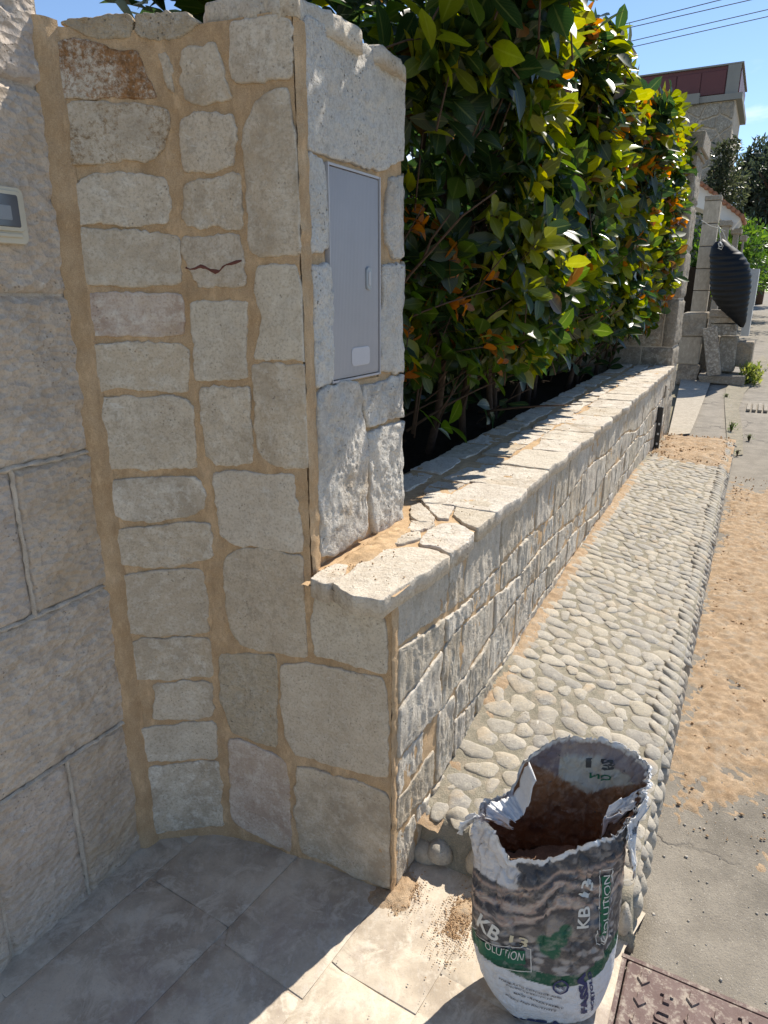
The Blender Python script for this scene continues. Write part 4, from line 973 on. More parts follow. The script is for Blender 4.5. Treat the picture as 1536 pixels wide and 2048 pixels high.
# ------------------------------------------------------------------ the opened mortar bag
BC = np.array([.345, 1.145]); E1 = np.array([.985, -.172]); E2 = np.array([.39, .92])
def bag_H(ph):
    k = [0, 20, 45, 65, 85, 105, 118, 126, 150, 170, 180, 205, 225, 236, 246, 270, 300, 325, 345, 360]
    v = [.548, .566, .590, .606, .612, .590, .560, .480, .474, .458, .448, .468, .482, .470, .424, .448, .498, .515, .518, .548]
    p = np.degrees(ph) % 360
    q = np.stack([np.cos(ph)*3, np.sin(ph)*3, 0*ph], -1)
    return np.interp(p, k, v)+fbm(q, 3.2, 4, 31)*.012+fbm(q, 17, 3, 33)*.010
def bag(ph, z, h=0.0):
    ph = np.asarray(ph, float); z = np.asarray(z, float)+0*ph
    c, s = np.cos(ph), np.sin(ph); p = 2.7
    r = (np.abs(c)**p+np.abs(s)**p)**(-1/p)
    kl = np.interp(z, [0, .012, .05, .10, .18, .27, .7], [.20, .46, .66, .82, .97, 1.0, 1.0])
    kr = np.interp(z, [0, .012, .05, .12, .25, .45, .7], [.82, .93, 1.0, 1.05, 1.04, 1.0, 1.0])
    kf = np.interp(z, [0, .012, .06, .15, .30, .45, .7], [.72, .86, 1.0, 1.10, 1.08, .95, .95])
    kk = .5+.5*np.tanh(c*4); ka = kl*(1-kk)+kr*kk
    q = np.stack([c*1.5, s*1.5, z*8], -1)
    top = np.clip((z-.30)/.2, 0, 1); mid_ = np.clip((z-.16)/.1, 0, 1)
    w = fbm(q, (1.6, 1.6, 1.3), 4, 71)*.016*(.35+mid_)+fbm(q*[1, 1, 2.6], (2.3, 2.3, 2.0), 3, 73)*.012*(.2+top)
    rid = np.abs(fbm(q+[z*0, z*0, z*0] if False else q, (2.6, 2.6, 1.9), 3, 79)); w = w-np.clip(.035-rid, 0, 1)*.24*(.25+mid_*.75)
    rid2 = np.abs(fbm(q, (5.5, 5.5, 4.6), 3, 83)); w = w-np.clip(.06-rid2, 0, 1)*.07*(.1+top)
    dg = np.degrees(ph) % 360; lump = np.clip(1-np.abs(dg-212)/38, 0, 1)*np.clip(1-np.abs(z-.435)/.05, 0, 1); w = w+np.sqrt(lump)*.010+lump*fbm(q, (6, 6, 5), 3, 91)*.045
    a = .150*ka; b = .098*kf
    x = a*c*r+(w+h)*c; y = b*s*r+(w+h)*s
    y = y*(1-.5*np.clip(-c, 0, 1)**1.0*np.clip((z-.28)/.14, 0, 1))
    fl_ = np.clip((z-.49)/.08, 0, 1.4)*np.clip(np.cos(ph-math.radians(22)), 0, 1)**2*.034; x = x+fl_*c; y = y+fl_*s*.5
    # crisp gusset crease at the front right
    cr_ = np.exp(-((np.degrees(ph) % 360-318)/5)**2)*.006*np.clip(z*6, 0, 1); x += cr_*c; y += cr_*s
    return np.stack([BC[0]+x*E1[0]+y*E2[0], BC[1]+x*E1[1]+y*E2[1], z+.002], -1)
bg_ = root('mortar_bag', [*BC, 0], 'torn open paper bag of mortar powder with green and stone print standing on the paving', 'bag')
nP, nV = 300, 170
ph = np.linspace(0, 2*math.pi, nP, endpoint=False); vv = np.linspace(0, 1, nV)
PH, VV = np.meshgrid(ph, vv, indexing='ij'); ZZ = VV*bag_H(PH); XO = bag(PH, ZZ)
d_ = XO-[0, 0, CH]; fw = d_[..., 1]*CT-d_[..., 2]*ST; up = d_[..., 1]*ST+d_[..., 2]*CT
PXx = 768+F*d_[..., 0]/fw; PXy = 1024-F*up/fw
facing = np.zeros(PH.shape, bool); nrm_ = np.stack([np.cos(PH)*E1[0]+np.sin(PH)*E2[0], np.cos(PH)*E1[1]+np.sin(PH)*E2[1]], -1)
facing = (nrm_*-(XO[..., :2])).sum(-1) > .06
def px_bag(x, y):
    dd = (PXx-x)**2+(PXy-y)**2+np.where(facing, 0, 1e9); i = np.unravel_index(np.argmin(dd), dd.shape)
    a = math.degrees(PH[i]); return (a if a > 90 else a+360), ZZ[i]
def curve_px(L_):
    q = sorted(px_bag(*p) for p in L_); x = np.array([a for a, b in q]); y = np.array([b for a, b in q])
    A = np.where(np.degrees(PH) < 90, np.degrees(PH)+360, np.degrees(PH)); return np.interp(A, x, y)
gl = curve_px([(948,1885),(975,1915),(1010,1938),(1060,1962),(1120,1976),(1170,1966),(1205,1940),(1225,1900)])
gu = curve_px([(948,1858),(975,1888),(1010,1912),(1060,1938),(1120,1953),(1170,1944),(1205,1915),(1225,1878)])
wl = curve_px([(943,1730),(965,1752),(1000,1772),(1040,1780),(1075,1768),(1092,1745),(1100,1690)])
tl = curve_px([(943,1745),(1000,1790),(1075,1785),(1120,1752),(1180,1748),(1235,1720)])
rl = curve_px([(945,1800),(1000,1860),(1060,1880),(1120,1800),(1180,1790),(1225,1780)])
AD = np.where(np.degrees(PH) < 90, np.degrees(PH)+360, np.degrees(PH))
Q3 = np.stack([np.cos(PH)*.15, np.sin(PH)*.15, ZZ], -1)
def mixc(a, b, k): return a*(1-k[..., None])+np.array(b)*k[..., None]
n1 = fbm(Q3, (14, 14, 55), 5, 5)+.5; n2 = fbm(Q3, 36, 5, 6)+.5; n3 = fbm(Q3, (9, 9, 14), 4, 7)+.5; wv = worley(Q3, (42, 42, 60), 3)
colr = np.zeros(PH.shape+(3,))+np.array([.16,.14,.125])
colr = mixc(colr, (.075,.07,.07), np.clip((n3-.47)*-14, 0, 1)*.9)
colr = mixc(colr, (.32,.27,.235), np.clip((n3-.55)*16, 0, 1)*.8); colr = mixc(colr, (.05,.09,.14), np.clip((fbm(Q3, (8, 8, 22), 4, 27)-.09)*16, 0, 1)*.75)
hi_ = np.clip((n2-.54)*14, 0, 1); colr = mixc(colr, (.42,.35,.29), hi_*.45); colr = mixc(colr, (.03,.03,.035), np.clip((.44-n2)*14, 0, 1)*.6)
zt2 = ZZ-tl; lay = zt2*190+(n3-.5)*16+(n1-.5)*9; ban = np.sin(lay); zone = np.clip((zt2+.085)/.01, 0, 1)*np.clip((.004-zt2)/.004, 0, 1)
colr = mixc(colr, (.36,.25,.20), zone*np.clip((ban-.1)*5, 0, 1)*.9); colr = mixc(colr, (.045,.04,.045), zone*np.clip((-.35-ban)*6, 0, 1)*.85); colr = mixc(colr, (.52,.42,.34), zone*np.clip((ban-.86)*20, 0, 1)*.7)
top = np.clip((ZZ-tl)/.004, 0, 1); colr = mixc(colr, (.055,.058,.068), top*.92); colr = mixc(colr, (.40,.28,.22), np.exp(-((ZZ-tl-.010)/.004)**2)*.9)
peb_ = np.clip((.085-(ZZ-gu))/.004, 0, 1)*np.clip((AD-228)/8, 0, 1)*(ZZ > gu); colr = mixc(colr, (.07,.065,.065), peb_*np.clip((wv-.45)*12, 0, 1)*.9)
colr = mixc(colr, (.42,.40,.38), peb_*np.clip((.50-wv)*6, 0, 1)*np.clip(1.25-(ZZ-gu)/.085, 0, 1)*.85)
m_ = np.clip((ZZ-wl+(n2-.5)*.02)/.003, 0, 1)*np.clip((251+(n1-.5)*22-AD)/1.5, 0, 1)*(AD > 120); colr = mixc(colr, (.60,.57,.55), m_)
m_ = np.clip((np.where(AD > 250, .002, .010)+n2*.018-(bag_H(PH)-ZZ))/.003, 0, 1); colr = mixc(colr, (.66,.66,.66), np.clip(m_, 0, 1))
m_ = ((ZZ < gu) & (ZZ > gl)).astype(float); colr = mixc(colr, (.010,.085,.045), m_)
m_ = (ZZ <= gl).astype(float); colr = mixc(colr, (.66,.66,.66), m_)
def blob_px(x, y, r):      # distance on the sheet in pixels
    return np.hypot(PXx-x, PXy-y)/r+np.where(facing, 0, 9)
for (x, y, r) in ((1097,1893,20),(1118,1880,18),(1132,1862,14),(1108,1905,14),(1085,1882,13)):
    colr = mixc(colr, (.012,.10,.055), np.clip((1.05-blob_px(x, y, r))*6, 0, 1)*.95)
wear = np.clip((fbm(Q3, 70, 4, 9)+.5-.60)*9, 0, 1); colr = mixc(colr, (.45,.41,.37), wear*.35)
o = mesh_obj('outer_sheet', XO, grid_faces(nP, nV, True), M['paper'], bg_, True, col=colr.reshape(-1, 3))
# bottom
V = np.vstack([XO[:, 0], XO[:, 0].mean(0)[None]]); mesh_obj('base_fold', V, [((i+1) % nP, i, nP) for i in range(nP)], M['white_paper'], bg_)
# inner ply: kraft, with white or printed film showing near the rim
vi = np.linspace(0, 1, 60); PH2, V2 = np.meshgrid(ph, vi, indexing='ij'); Hh = bag_H(PH2); Z2 = .30+V2*(Hh-.0015-.30); XI = bag(PH2, Z2, -.0035+.0*V2)
deg = np.degrees(PH2); Qi = np.stack([np.cos(PH2)*.15, np.sin(PH2)*.15, Z2], -1); ni = fbm(Qi, 22, 4, 12)+.5
ci_ = np.zeros(PH2.shape+(3,))+np.array([.20,.095,.045]); ci_ = mixc(ci_, (.11,.05,.03), np.clip((ni-.5)*5, 0, 1))
zV = .475+.05*np.abs((deg-68)/30); back_ = ((deg > 18) & (deg < 128)).astype(float)
film = back_*np.clip((Z2-zV)/.003, 0, 1); ci_ = mixc(ci_, (.36,.35,.31), film)
ci_ = mixc(ci_, (.20,.16,.16), film*np.clip((Z2-(Hh-.045))/.004, 0, 1)*.9); ci_ = mixc(ci_, (.15,.12,.13), film*((deg > 92) & (deg < 112) & (Z2 > .50)))
lf = ((deg > 124) & (deg < 182)).astype(float)*np.clip((Z2-(Hh-.055-.02*(ni-.5)))/.003, 0, 1); ci_ = mixc(ci_, (.68,.69,.71), lf)
ci_ = mixc(ci_, (.60,.59,.57), np.clip((Z2-(Hh-.008))/.002, 0, 1))
mesh_obj('inner_sheet', XI, grid_faces(nP, 60, True)[:, ::-1], M['paper'], bg_, True, col=ci_.reshape(-1, 3))
# powder left inside
rr_ = np.linspace(0, 1, 14); PH3, R3 = np.meshgrid(ph, rr_, indexing='ij'); XB = bag(PH3, .325, -.003); ctr = XB[:, -1].mean(0); XP = ctr+(XB-ctr)*R3[..., None]
XP[..., 2] = .325+fbm(XP, 24, 4, 3)*.03-.03*(1-R3)+.03*np.cos(PH3)*R3
mesh_obj('powder', XP, grid_faces(nP, 14, True), M['powder'], bg_, rnd=.3)
# torn paper along the rim and loose flaps
def ribbon(name, a0, a1, off, wid, mat, seed, n=60, k=7, drop=0, lift=0, curl=.0, z0=0, na=.014):
    a = np.radians(np.linspace(a0, a1, n)); A, B = np.meshgrid(a, np.linspace(0, 1, k), indexing='ij'); H_ = bag_H(A)+z0
    env = .35+.65*np.sin(np.linspace(0, math.pi, n))[:, None]**.6
    q = np.stack([np.cos(A), np.sin(A), B*wid*8], -1); jag = 1+(fbm(q, 9, 3, seed)*1.6)
    z = H_+lift-B*wid*env*jag*(1 if drop >= 0 else -1); o_ = off*(.4+B)+curl*B*B+fbm(q, 5, 4, seed+3)*na
    X = bag(A, np.minimum(z, H_+.03), 0)+0; rad = np.stack([np.cos(A)*E1[0]+np.sin(A)*E2[0], np.cos(A)*E1[1]+np.sin(A)*E2[1], 0*A], -1)
    X = X+rad*o_[..., None]; X[..., 2] = z
    me_ = mesh_obj(name, X, grid_faces(n, k), mat, bg_, True, rnd=.4); s_ = me_.modifiers.new('thick', 'SOLIDIFY'); s_.thickness = .0008; return me_
ribbon('folded_rim', 116, 188, -.042, .018, M['white_paper'], 4, 70, 9, lift=.004, curl=-.012, na=.005)
ribbon('torn_edge', -2, 60, .002, .009, M['white_paper'], 7, 70, lift=.003, curl=.004)
ribbon('torn_flap', -28, 6, .008, .12, M['white_paper'], 9, 36, 16, lift=.006, curl=.012)
ribbon('torn_flap', 2, 22, -.018, .085, M['white_paper'], 10, 30, 14, lift=-.025, curl=-.022)
ribbon('torn_flap', 112, 134, .006, .075, M['white_paper'], 11, 30, 14, lift=.0, curl=.012)
ribbon('torn_flap', 172, 196, .010, .04, M['white_paper'], 12, 30, 10, lift=.008, curl=.016)
ribbon('kraft_flap', -18, 14, -.020, .07, M['kraft'], 13, 36, 12, lift=-.05, curl=-.02)
ribbon('kraft_flap', 245, 262, -.010, .03, M['kraft'], 14, 20, 8, lift=.002, curl=-.01)
# print: words mapped on the sheet
phs = np.linspace(math.radians(90), math.radians(450), 800); rim_ = bag(phs, .28); arcs = np.concatenate([[0], np.cumsum(np.linalg.norm(np.diff(rim_[:, :2], axis=0), axis=1))])
def arc_of(deg_): return np.interp(math.radians(deg_), phs, arcs)
def print_geo(name, V, Fs, A, B, wtext, mat, h=.0030, inner=False, mirror=False, keep=None):
    (pa, za), (pb, zb) = px_bag(*A), px_bag(*B)
    if inner: (pa, za), (pb, zb) = A, B
    xa, xb = arc_of(pa), arc_of(pb); c = np.array([(xa+xb)/2, (za+zb)/2]); d = np.array([xb-xa, zb-za]); l = np.linalg.norm(d); d /= l; nn_ = np.array([-d[1], d[0]])
    k = l/wtext; x = V[:, 0]*k*(-1 if mirror else 1); y = V[:, 1]*k
    u = c[0]+x*d[0]+y*nn_[0]; z = c[1]+x*d[1]+y*nn_[1]
    X = bag(np.interp(u, arcs, phs), z, -.0052 if inner else h)
    return mesh_obj(name, X, Fs, mat, bg_, True, rnd=.2)
def bagtext(s, A, B, hgt, mat, sub=.010, name='lettering', h=.0020, bold=.0012, inner=False, mirror=False, part=0.0):
    V, Fs = text_geo(s, .05, 0, sub, bold=bold); x0, x1 = V[:, 0].min(), V[:, 0].max(); y0, y1 = V[:, 1].min(), V[:, 1].max(); V[:, 0] -= (x0+x1)/2; V[:, 1] -= (y0+y1)/2
    (pa, za), (pb, zb) = (A, B) if inner else (px_bag(*A), px_bag(*B))
    l = math.hypot(arc_of(pb)-arc_of(pa), zb-za)*(1+part); wt = x1-x0; V[:, 1] *= (hgt/(y1-y0))/(l/wt)
    return print_geo(name, V, Fs, A, B, wt/(1+part), mat, h=h, inner=inner, mirror=mirror)
def bagbox(A, B, hgt, mat, frame=0, h=.0022, name='print_box', inner=False):
    n = 40; V = []; Fs = []
    def rect(x0, y0, x1, y1, nx, ny):
        b = len(V); 
        for i in range(nx+1):
            for j in range(ny+1): V.append((x0+(x1-x0)*i/nx, y0+(y1-y0)*j/ny))
        for i in range(nx):
            for j in range(ny): Fs.append((b+i*(ny+1)+j, b+(i+1)*(ny+1)+j, b+(i+1)*(ny+1)+j+1, b+i*(ny+1)+j+1))
    if frame:
        rect(-.5, -hgt/2, .5, -hgt/2+frame, n, 1); rect(-.5, hgt/2-frame, .5, hgt/2, n, 1); rect(-.5, -hgt/2, -.5+frame, hgt/2, 1, 10); rect(.5-frame, -hgt/2, .5, hgt/2, 1, 10)
    else: rect(-.5, -hgt/2, .5, hgt/2, n, 10)
    return print_geo(name, np.array(V), Fs, A, B, 1, mat, h=h, inner=inner)
bagtext('KB', (957,1838), (998,1872), .040, M['ink_white'])
bagtext('13', (1018,1877), (1056,1886), .028, M['ink_gold'])
bagbox((950,1873), (1052,1916), .27, M['ink_green'])
bagtext('OLUTION', (974,1886), (1048,1914), .022, M['ink_white'], h=.0040, bold=.0)
bagbox((946,1868), (1062,1918), .40, M['ink_white'], frame=.012, h=.0034)
bagtext('KB', (1166,1856), (1168,1812), .024, M['ink_white'])
bagtext('13', (1169,1792), (1173,1756), .024, M['ink_white'])
bagbox((1206,1870), (1212,1752), .17, M['ink_green'])
bagbox((1207,1886), (1213,1738), .22, M['ink_white'], frame=.010, h=.0034)
bagtext('EVOLUTION', (1207,1882), (1212,1748), .016, M['ink_white'], h=.0040, bold=.0)
bagtext('FASSA', (1166,2026), (1162,1946), .020, M['ink_navy'], bold=.003)
bagtext('BORTOLO', (1183,2020), (1179,1942), .010, M['ink_navy'], bold=.002)
bagtext('FASSA', (1045,2030), (1132,2060), .030, M['ink_navy'], bold=.003)
for tx_, y_, x0_, x1_ in (('FORMULATO CON CALCE AEREA', 0, 1000, 1124), ('SPECIFICA E REATTIVITÀ', 9, 1012, 1106), ('MADE FROM EXTREMELY', 20, 1030, 1128), ('PURITY AND REACTIVITY', 29, 1012, 1112)):
    bagtext(tx_, (x0_, 1955+y_+(x0_-1000)*.30), (x1_, 1958+y_+(x1_-1000)*.30), .0052, M['ink_black'], sub=.03, bold=.0006)
V = []; Fs = []
for i in range(36): a = 2*math.pi*i/36; V += [(.40*math.cos(a), .40*math.sin(a)), (.5*math.cos(a), .5*math.sin(a))]
Fs += [(2*i, 2*i+1, (2*i+3) % 72, (2*i+2) % 72) for i in range(36)]
print_geo('round_emblem', np.array(V), Fs, (1106,1969), (1137,1976), 1, M['ink_navy'])
bagtext('CE', (1113,1971), (1130,1975), .009, M['ink_navy'], sub=.03)
bagtext('13', (432, .550), (412, .556), .022, M['ink_black'], inner=True)
bagtext('NO', (428, .522), (412, .526), .014, M['ink_green'], inner=True)

# ------------------------------------------------------------------ leaves
def leaf_geo(P, dirs, nrm, Ln, Wd, droop, fold, nseg=5):
    """many leaves at once: P base, dirs axis, nrm upper side; returns verts (k, m, 3), faces per leaf, luv"""
    k = len(P); ts = np.linspace(0, 1, nseg+1); wprof = np.interp(ts, [0, .12, .35, .62, .86, 1], [.04, .36, .84, 1.0, .66, .03])
    side_ = np.cross(dirs, nrm); side_ /= np.linalg.norm(side_, axis=1)[:, None]+1e-9; nrm = np.cross(side_, dirs)
    V = np.zeros((k, (nseg+1)*3, 3)); uv = np.zeros(((nseg+1)*3, 2))
    for i, t in enumerate(ts):
        c = P+dirs*(Ln*t)[:, None]*1.0-nrm*(Ln*droop*t*t)[:, None]
        for j, q in enumerate((-1, 0, 1)):
            V[:, i*3+j] = c+side_*(q*Wd*.5*wprof[i])[:, None]+nrm*(abs(q)*fold*Wd*wprof[i])[:, None]
            uv[i*3+j] = (q, t)
    Fc = []
    for i in range(nseg):
        for j in (0, 1): a = i*3+j; Fc.append((a, a+1, a+4, a+3))
    return V, np.array(Fc), uv
def unit(v): return v/(np.linalg.norm(v, axis=-1, keepdims=True)+1e-9)
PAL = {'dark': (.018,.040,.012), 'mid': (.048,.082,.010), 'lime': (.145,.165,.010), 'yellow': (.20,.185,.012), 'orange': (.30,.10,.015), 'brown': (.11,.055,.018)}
hd_ = root('laurel_hedge', W(2.9, -.6, .8), 'tall glossy laurel hedge with yellow green and orange young leaves overhanging the low wall', 'hedge')
R_ = np.random.RandomState(4)
def front_t(s, z):
    t = -.20+.17*(z-1.3)+.05*np.sin(s*2.1+1.3)*np.sin(z*3.1)+.035*np.sin(s*5.3+z*4)+.03*np.clip(s-4.3, 0, 1)
    t -= np.clip(1.35-z, 0, 1)*.45
    t -= np.clip(1.3-s, 0, .9)*np.clip((2.12-z)*4, 0, 1)*.33
    t += np.clip(1.5-s, 0, .7)*np.clip((z-2.12)*5, 0, 1)*.14
    t -= np.clip(z-2.45, 0, 1)*.55
    return t
def ztop(s, t): return 2.47+.045*s+.10*np.sin(s*1.7)+.05*np.sin(s*6+1)-.12*np.clip(t+.25, 0, 1)*2
def shoot_leaves(n, mode):
    s = .50+4.76*R_.rand(n); out = mode == 'out'
    if mode == 'out':
        zt_ = ztop(s, -.1); z = 1.20+(zt_-1.20)*R_.rand(n)**.9; t = front_t(s, z)-np.abs(R_.randn(n))*.10
    elif mode == 'in':
        z = 1.12+(ztop(s, -.4)-1.12)*R_.rand(n); t = front_t(s, z)-.12-.75*R_.rand(n)
    elif mode == 'top':
        t = -1.3+1.25*R_.rand(n); z = ztop(s, t)-np.abs(R_.randn(n))*.05
    elif mode == 'back':
        t = -1.15-.35*R_.rand(n); z = .75+1.8*R_.rand(n)**1.25
    elif mode == 'end':
        s = 4.9+.32*R_.rand(n)**2; z = 1.45+1.1*R_.rand(n); t = -.45+.44*R_.rand(n)
    elif mode == 'low':
        z = .95+.35*R_.rand(n); t = -.42-.35*R_.rand(n)
    P = Wv(s, t, z)
    outw = np.array([N[0], N[1], 0.]); upv = np.array([0, 0, 1.]); dv = np.array([D[0], D[1], 0.])
    kO = {'out': .8, 'in': .5, 'top': .25, 'back': .2, 'end': .5, 'low': .5}[mode]
    ax = unit(outw*kO+upv*(.35+.6*(z > 2.2))[:, None]+R_.randn(n, 3)*.45+dv*(.5 if mode == 'end' else .0))
    return s, t, z, P, ax
LV = []; LC = []; LS = []; tw = MB()
for mode, n in (('out', 1750), ('in', 1100), ('top', 560), ('back', 1000), ('end', 90), ('low', 34)):
    s, t, z, P, ax = shoot_leaves(n, mode)
    for i in range(n):
        hi = (z[i]-1.2)/1.3; p = R_.rand(); cl_ = float(vn(np.array([[s[i], t[i], z[i]]]), (2.6, 2.6, 3.4), 12)[0])-.5; p = p-cl_*.55*(surf_ if False else 1); surf_ = mode in ('out', 'top', 'end')
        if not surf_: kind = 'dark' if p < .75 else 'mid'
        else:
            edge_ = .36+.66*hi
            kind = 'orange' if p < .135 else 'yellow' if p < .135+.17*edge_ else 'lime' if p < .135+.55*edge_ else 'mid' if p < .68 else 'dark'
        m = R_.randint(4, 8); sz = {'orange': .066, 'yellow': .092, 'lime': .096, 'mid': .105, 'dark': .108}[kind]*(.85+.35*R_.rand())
        if mode == 'back': sz *= 1.35
        base_a = R_.rand()*6.28; a = ax[i]; b = unit(np.cross(a, [.3, .2, .9])); c = np.cross(a, b)
        for j in range(m):
            q = base_a+j*2.4; al = math.radians(28+58*R_.rand()) if kind in ('orange', 'yellow', 'lime') else math.radians(45+50*R_.rand())
            rad = b*math.cos(q)+c*math.sin(q); dr_ = a*math.cos(al)+rad*math.sin(al); nr_ = a*math.sin(al)-rad*math.cos(al)
            nr_ = nr_+R_.randn(3)*.25; dr_ = unit(dr_+np.array([0, 0, -.12])); k2 = kind
            if kind in ('yellow', 'lime') and j > 3 and R_.rand() < .5: k2 = 'mid'
            if R_.rand() < .012: k2 = 'brown'
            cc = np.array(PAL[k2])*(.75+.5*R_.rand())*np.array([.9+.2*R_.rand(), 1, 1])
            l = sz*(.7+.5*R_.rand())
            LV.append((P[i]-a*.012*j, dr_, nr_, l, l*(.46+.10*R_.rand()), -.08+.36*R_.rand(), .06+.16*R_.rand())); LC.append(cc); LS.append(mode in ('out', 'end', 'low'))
        if mode in ('out', 'end') and i % 3 == 0:
            L_ = .10+.12*R_.rand(); X, Fx = tube([P[i]-a*L_-[0, 0, .04], P[i]-a*L_*.5-[0, 0, .01], P[i]], [.003, .0025, .0018], 5); tw.add(X, Fx)
arr = [np.array([l[i] for l in LV]) for i in range(7)]
V, Fc, uv = leaf_geo(arr[0], unit(arr[1]), unit(arr[2]), arr[3], arr[4], arr[5], arr[6])
LC = np.array(LC); cen = V.mean(1); d_ = cen-[0, 0, CH]; fw = d_[:, 1]*CT-d_[:, 2]*ST; up = d_[:, 1]*ST+d_[:, 2]*CT; px_ = 768+F*d_[:, 0]/fw; py_ = 1024-F*up/fw
vis = (px_ > 700) & (px_ < 1536) & (py_ > 0) & (py_ < 1000) & (cen[:, 2] > .95) & np.array(LS)
# keep leaves out of the pillar block
sc_ = (cen[:, :2]-C0)@D; tc_ = (cen[:, :2]-C0)@N
bad = (sc_ < .50) & (tc_ < -.12) & (cen[:, 2] < 2.06); bad |= (V[..., 2].min(1) < .90)&(tc_ > -.46)
vis &= ~bad
score = np.where(vis, arr[3]/np.linalg.norm(d_, axis=1), -1); order = np.argsort(-score); big_ = order[:300]
m_ = V.shape[1]
for i in big_:
    mesh_obj('leaf', V[i], Fc, M['leaf'], hd_, True, col=np.tile(LC[i], (m_, 1)), uv=uv)
rest = np.array([i for i in order[300:] if not bad[i]])
Vr = V[rest]; Fr = (Fc[None]+(np.arange(len(rest))*m_)[:, None, None]).reshape(-1, 4)
mesh_obj('foliage', Vr.reshape(-1, 3), Fr, M['leaf'], hd_, True, col=np.repeat(LC[rest], m_, 0), uv=np.tile(uv, (len(rest), 1)), kind='stuff')
tw.build('twigs', M['bark'], hd_, smooth=True, kind='stuff')
rs = random.Random(8)
for i in range(15):
    s = .62+i*.32+rs.random()*.1; t = -.52-rs.random()*.2; P = [W(s, t, .72)]; q = [s, t, .72]
    for j in range(7): q = [q[0]+(rs.random()-.5)*.12, q[1]+(rs.random()-.45)*.10, q[2]+.24]; P.append(W(*q))
    X, Fx = tube(P, np.linspace(.020, .007, 8), 7); mb_ = MB(); mb_.add(X, Fx); mb_.build('trunk', M['bark'], hd_, smooth=True)
br = MB()
for i in range(150):
    s = .6+rs.random()*4.6; t = -.5-rs.random()*.3; z = .85+rs.random()*.9; q = [s, t, z]; P = [W(*q)]; ds_ = (rs.random()-.5)*.35; dt_ = .03+rs.random()*.14; dz_ = .02+rs.random()*.16
    for j in range(5): q = [q[0]+ds_*.4+(rs.random()-.5)*.05, q[1]+dt_*.6, q[2]+dz_*(1-j*.12)]; P.append(W(*q))
    X, Fx = tube(P, np.linspace(.007, .002, 6)*(.5+rs.random()*.8), 5); br.add(X, Fx)
br.build('branches', M['bark'], hd_, smooth=True, kind='stuff')
# garden soil behind the wall
g_ = sheet('garden_soil', [(.46,-.43), (5.3,-.43), (5.3,-6), (.46,-6)], lambda s: .80+0*s, M['soil'], n=30, amp=.08)

# ------------------------------------------------------------------ far pillar at the end of the low wall
fp = root('far_gate_pillar', W(5.47, -.28, .2), 'tall weathered stone gate pillar with a projecting cap at the far end of the low wall', 'pillar')
FS0, FS1, FT0 = 5.235, 5.73, -.56
m = MB(); m.box((FS0+FS1)/2, FT0/2-.004, 1.42, FS1-FS0-.02, -FT0-.02, 2.42); m.build('core', M['grey_joint'], fp)
zz = [.18, .62, 1.07, 1.47, 1.86, 2.22, 2.60]
for i in range(6):
    X, Fb = block_geo(FS0, FS1, zz[i], zz[i+1], 40+i, lambda s, z, h: Wv(s, -.012+h, z), amp=.014, step=.022, th=.014, gap=.004)
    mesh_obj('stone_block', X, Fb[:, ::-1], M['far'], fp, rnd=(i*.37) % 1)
    for (a, b) in (((FT0, -.10-.16*(i % 2)), (-.10-.16*(i % 2), .0))):
        X, Fb = block_geo(a, b, zz[i], zz[i+1], 50+i, lambda t, z, h: Wv(FS0+.006-h, t, z), amp=.008, step=.025, th=.010, gap=.004)
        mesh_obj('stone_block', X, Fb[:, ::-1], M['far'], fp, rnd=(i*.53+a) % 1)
gw = root('garden_end_wall', W(5.4, -2, .2), 'shaded stone garden wall closing the hedge bed behind the far gate pillar', 'wall')
m = MB(); m.box(5.40, -2.30, .85, .26, 3.44, 1.5); m.build('core', M['grey_joint'], gw)
for r0_ in range(4):
    for c0_ in range(7):
        X, Fb = block_geo(-3.98+c0_*.49, -3.98+(c0_+1)*.49, .2+r0_*.36, .2+(r0_+1)*.36, 70+r0_*9+c0_, lambda t, z, h: Wv(5.268-h, t, z), amp=.01, step=.04, th=.010, gap=.004)
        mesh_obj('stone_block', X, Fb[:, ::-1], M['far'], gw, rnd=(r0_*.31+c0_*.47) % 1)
m = MB(); m.box((FS0+FS1)/2, FT0/2, 2.665, .56, .64, .13, jit=.01, seed=4); bevel(m.build('cap', M['far'], fp), .01)
m = MB(); m.box((FS0+FS1)/2, FT0/2, 2.59, .53, .60, .05, jit=.008, seed=5); bevel(m.build('cap_moulding', M['far'], fp), .01)

# ------------------------------------------------------------------ the place beyond: driveway, gutter, block pile, gate pillar
def stq(L_, z): return [st_z(x, y, z) for x, y in L_]
sheet('concrete_driveway', stq([(1336,872),(1380,868),(1424,766),(1362,764)], .30), lambda s: np.maximum(.300+0*s, road_z(s)+.02), M['concrete'], dz=.006)
def strip_quads(name, left, right, z, mat, **k):
    Lq, Rq = stq(left, z), stq(right, z); V = []; rd = []
    for (a, b) in zip(Lq, Rq):
        for f in (0, .5, 1): q = (a[0]*(1-f)+b[0]*f, a[1]*(1-f)+b[1]*f); V.append(W(q[0], q[1], float(road_z(q[0]))+.012-(.010 if f == .5 else 0)))
    Fs = [(i*3+j, i*3+j+1, i*3+j+4, i*3+j+3) for i in range(len(Lq)-1) for j in (0, 1)]
    n_ = np.cross(V[Fs[0][1]]-V[Fs[0][0]], V[Fs[0][2]]-V[Fs[0][0]])[2]
    if n_ < 0: Fs = [f[::-1] for f in Fs]
    return mesh_obj(name, V, Fs, mat, rnd=.2, **k)
strip_quads('gutter_channel', [(1456,905),(1452,860),(1447,810),(1450,790),(1468,772),(1500,752),(1522,735)], [(1487,905),(1484,860),(1476,825),(1486,800),(1500,785),(1520,768),(1540,750)], .27, M['bed'], kind='structure')
gr = root('drain_grate', W(7.6, .75, .3), 'pale drain grate across the street beyond the gutter', 'drain grate')
